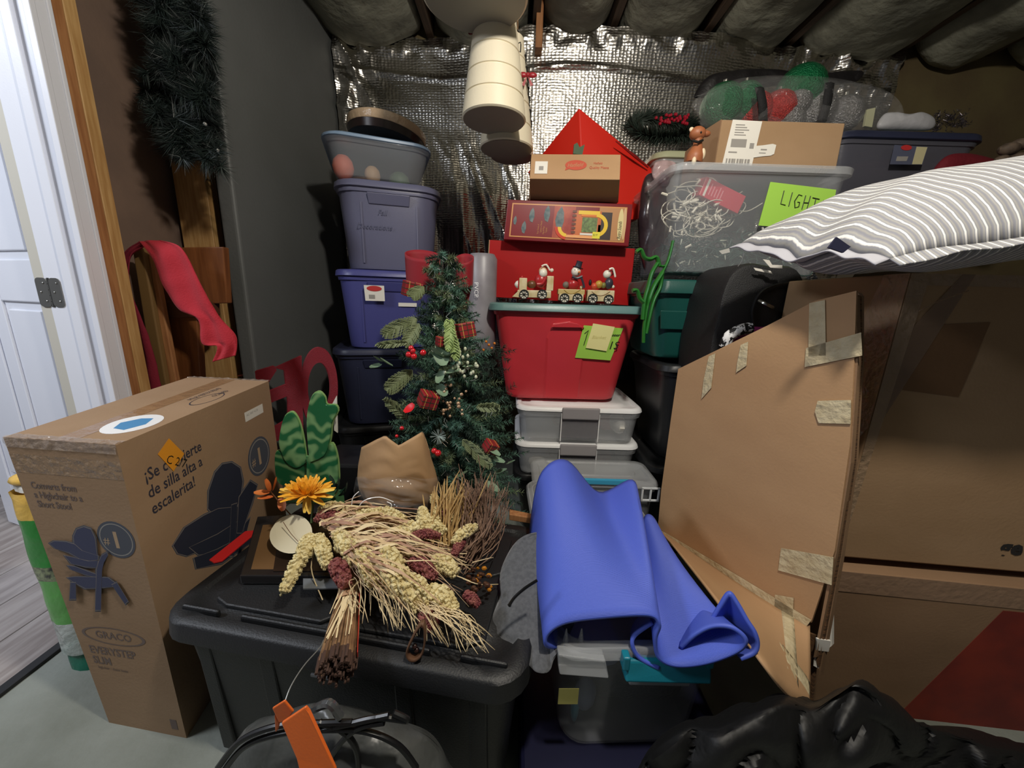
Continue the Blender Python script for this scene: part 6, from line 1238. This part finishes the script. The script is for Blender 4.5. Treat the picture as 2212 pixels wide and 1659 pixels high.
# rolled yoga mat draped on top
ym = thing('yoga_mat', 'bright blue textured exercise mat loosely folded over the front clear bin', 'mat', atz(1380, 1400, .41))
YM = bpy.data.materials.new('blue_foam'); YM.use_nodes = True; nt = YM.node_tree; N = nt.nodes; b = N['Principled BSDF']; b.inputs['Base Color'].default_value = rgb((80, 102, 208)); b.inputs['Roughness'].default_value = .55
uvn = N.new('ShaderNodeUVMap'); wv = N.new('ShaderNodeTexWave'); wv.bands_direction = 'Y'; wv.inputs['Scale'].default_value = 60; bn = N.new('ShaderNodeBump'); bn.inputs['Strength'].default_value = .35; bn.inputs['Distance'].default_value = .002
nt.links.new(uvn.outputs[0], wv.inputs['Vector']); nt.links.new(wv.outputs['Fac'], bn.inputs['Height']); nt.links.new(bn.outputs[0], b.inputs['Normal'])
def ruled(N_, F_, name, mid=None, nv=26):
    a = interp([at(*p) for p in N_], 7); c_ = interp([at(*p) for p in F_], 7); mb = MB(); n = len(a) - 1
    def fn(u, v):
        i = u * n; k = min(int(i), n - 1); q = i - k; A_ = a[k] * (1 - q) + a[k + 1] * q; B2 = c_[k] * (1 - q) + c_[k + 1] * q; P = A_ * (1 - v) + B2 * v
        return P + V((0, 0, .018 * math.sin(math.pi * v) * (mid(u) if mid else 0)))
    mb.grid(fn, n, nv, uv=True); return mb.build(name, YM, ym, smooth=True, solid=.007)
ruled([(1340, 1392, .66), (1240, 1400, .62), (1185, 1398, .575), (1182, 1372, .57), (1221, 1347, .575), (1306, 1335, .575), (1400, 1330, .57), (1424, 1349, .565), (1416, 1380, .565), (1420, 1416, .565), (1445, 1437, .56), (1486, 1441, .555), (1541, 1431, .55), (1598, 1407, .55), (1612, 1382, .55), (1584, 1357, .56), (1541, 1354, .57), (1503, 1371, .575), (1470, 1400, .58)],
      [(1200, 1130, .95), (1165, 1140, .92), (1148, 1170, .90), (1150, 1110, .92), (1172, 1020, .96), (1224, 996, 1.00), (1292, 1064, 1.0), (1366, 1038, .98), (1374, 1100, .93), (1378, 1170, .88), (1384, 1150, .88), (1396, 1114, .90), (1414, 1124, .89), (1434, 1180, .84), (1462, 1270, .76), (1476, 1310, .73), (1490, 1306, .72), (1496, 1312, .71), (1480, 1330, .70)], 'mat_sheet', lambda u: .6)
ruled([(1409, 1345, .58), (1372, 1372, .585), (1366, 1394, .58), (1382, 1422, .575), (1425, 1444, .57)], [(1400, 1300, .80), (1372, 1320, .80), (1366, 1345, .80), (1382, 1370, .80), (1425, 1390, .80)], 'inner_fold', None, 8)
ruled([(1536, 1340, .60), (1556, 1306, .60), (1575, 1280, .60), (1592, 1300, .59), (1614, 1338, .575), (1632, 1366, .565), (1638, 1390, .56), (1630, 1410, .555), (1600, 1423, .553)], [(1536, 1356, .63), (1553, 1352, .63), (1570, 1350, .63), (1582, 1360, .62), (1594, 1374, .605), (1602, 1386, .595), (1604, 1396, .59), (1602, 1404, .585), (1590, 1412, .58)], 'outer_flap', None, 8)
# grey fleece jacket
jk = blob([(1165, 1150), (1125, 1162), (1098, 1195), (1080, 1240), (1080, 1290), (1060, 1340), (1062, 1378), (1090, 1398), (1112, 1432), (1140, 1432), (1160, 1448), (1186, 1450), (1200, 1415), (1230, 1370), (1260, 1300), (1255, 1200), (1215, 1150)], lambda x, y: .80 - (y - 1160) * .00085, .035, .03, 'grey_jacket', mat('heather_grey_fleece', (92, 94, 98), .95, c2=(78, 80, 84), nscale=120, sheen=.3, bump=.2, bscale=200), nz=.035, nsc=9, seg=100, rings=16, cr=.02, csc=8)
tag(jk, 'heather grey fleece jacket draped between the black tote and the blue mat', 'jacket')
MB().tube(interp([at(1160, 1254, .612), at(1135, 1270, .600), at(1112, 1290, .592), at(1100, 1308, .59)], 4), [.003] * 12 + [.004], 6).build('zip', mat('black_zip', (16, 16, 18), .3), jk, smooth=True)
# ============================================================ FOREGROUND
fb2 = blob([(475, 1700), (520, 1590), (600, 1548), (690, 1520), (770, 1540), (860, 1560), (930, 1590), (970, 1650), (985, 1720), (900, 2000), (700, 2150), (520, 2000)], .455, .09, .045, 'equipment_bag', mat('dark_grey_film', (54, 56, 56), .35, bump=.5, bscale=26, c2=(86, 88, 86), nscale=7), nz=.03, nsc=12, seg=100, rings=16)
tag(fb2, 'dark grey plastic covered bundle on the floor in the near foreground', 'bag')
cc2 = thing('cable_coil', 'coil of thick black cable lying over the dark bundle in the foreground', 'cable', at(700, 1600, .40))
for L in ([(470, 1659), (520, 1600), (600, 1568), (690, 1562), (760, 1560)], [(480, 1670), (530, 1612), (610, 1584), (700, 1576), (790, 1580), (860, 1610), (900, 1659)], [(690, 1560), (740, 1580), (770, 1620), (775, 1680)], [(830, 1560), (780, 1570), (740, 1600), (700, 1659)], [(760, 1562), (820, 1550), (880, 1556), (850, 1540)], [(700, 1575), (760, 1562), (840, 1545)]): MB().tube(interp([at(a, b_, .398) for a, b_ in L], 8), .0042, 8).build('cable', mat('black_rubber', (18, 18, 20), .35), cc2, smooth=True)
MB().tube(interp([at(680, 1530, .41), at(712, 1520, .40), at(735, 1548, .40)], 6), .006, 8).build('glossy_tube', mat('clear_black', (70, 72, 74), .1, coat=.8), cc2, smooth=True)
og = thing('orange_handle', 'bright orange folded plastic handle strip sticking up in the near foreground', 'handle', at(650, 1659, .37)); ORG = plastic('orange_plastic', (232, 110, 40), .4)
def strip3(q, Y, th, nm): P = [at(a, b_, y) for (a, b_), y in zip(q, Y)]; MB().prism(P, (0, th, -.0)).build(nm, ORG, og, bevel=.0015)
strip3([(607, 1563), (660, 1528), (668, 1538), (726, 1665), (650, 1680), (640, 1640)], [.36, .36, .36, .345, .345, .35], .004, 'outer_strip'); strip3([(587, 1531), (614, 1514), (634, 1538), (618, 1560), (602, 1562)], [.372, .372, .372, .372, .372], .003, 'folded_end'); strip3([(592, 1545), (604, 1562), (600, 1578), (594, 1584)], [.375] * 4, .003, 'folded_tip')
wr3 = MB().tube(interp([at(699, 1383, .50), at(690, 1400, .48), at(655, 1440, .45), at(625, 1490, .42), at(605, 1555, .39)], 8), .0009, 6).build('wire', mat('pale_wire', (150, 150, 145), .4, metal=.6), None, smooth=True); tag(wr3, 'thin pale wire curving from the dried bouquet down to the orange handle', 'wire')
bbg = blob([(1380, 1720), (1390, 1640), (1460, 1580), (1560, 1560), (1680, 1520), (1760, 1530), (1860, 1480), (1980, 1560), (2100, 1600), (2250, 1640), (2300, 1760), (2100, 2000), (1700, 2050), (1450, 1950)], lambda x, y: .50 + max(0, (x - 1650)) * .00012, .07, .16, 'black_bag', mat('black_bin_liner', (13, 13, 14), .55, bump=.5, bscale=22), nz=.04, nsc=8, cr=.07, csc=12, seg=130, rings=26)
tag(bbg, 'crumpled black plastic bin bag on the floor at lower right', 'bag')
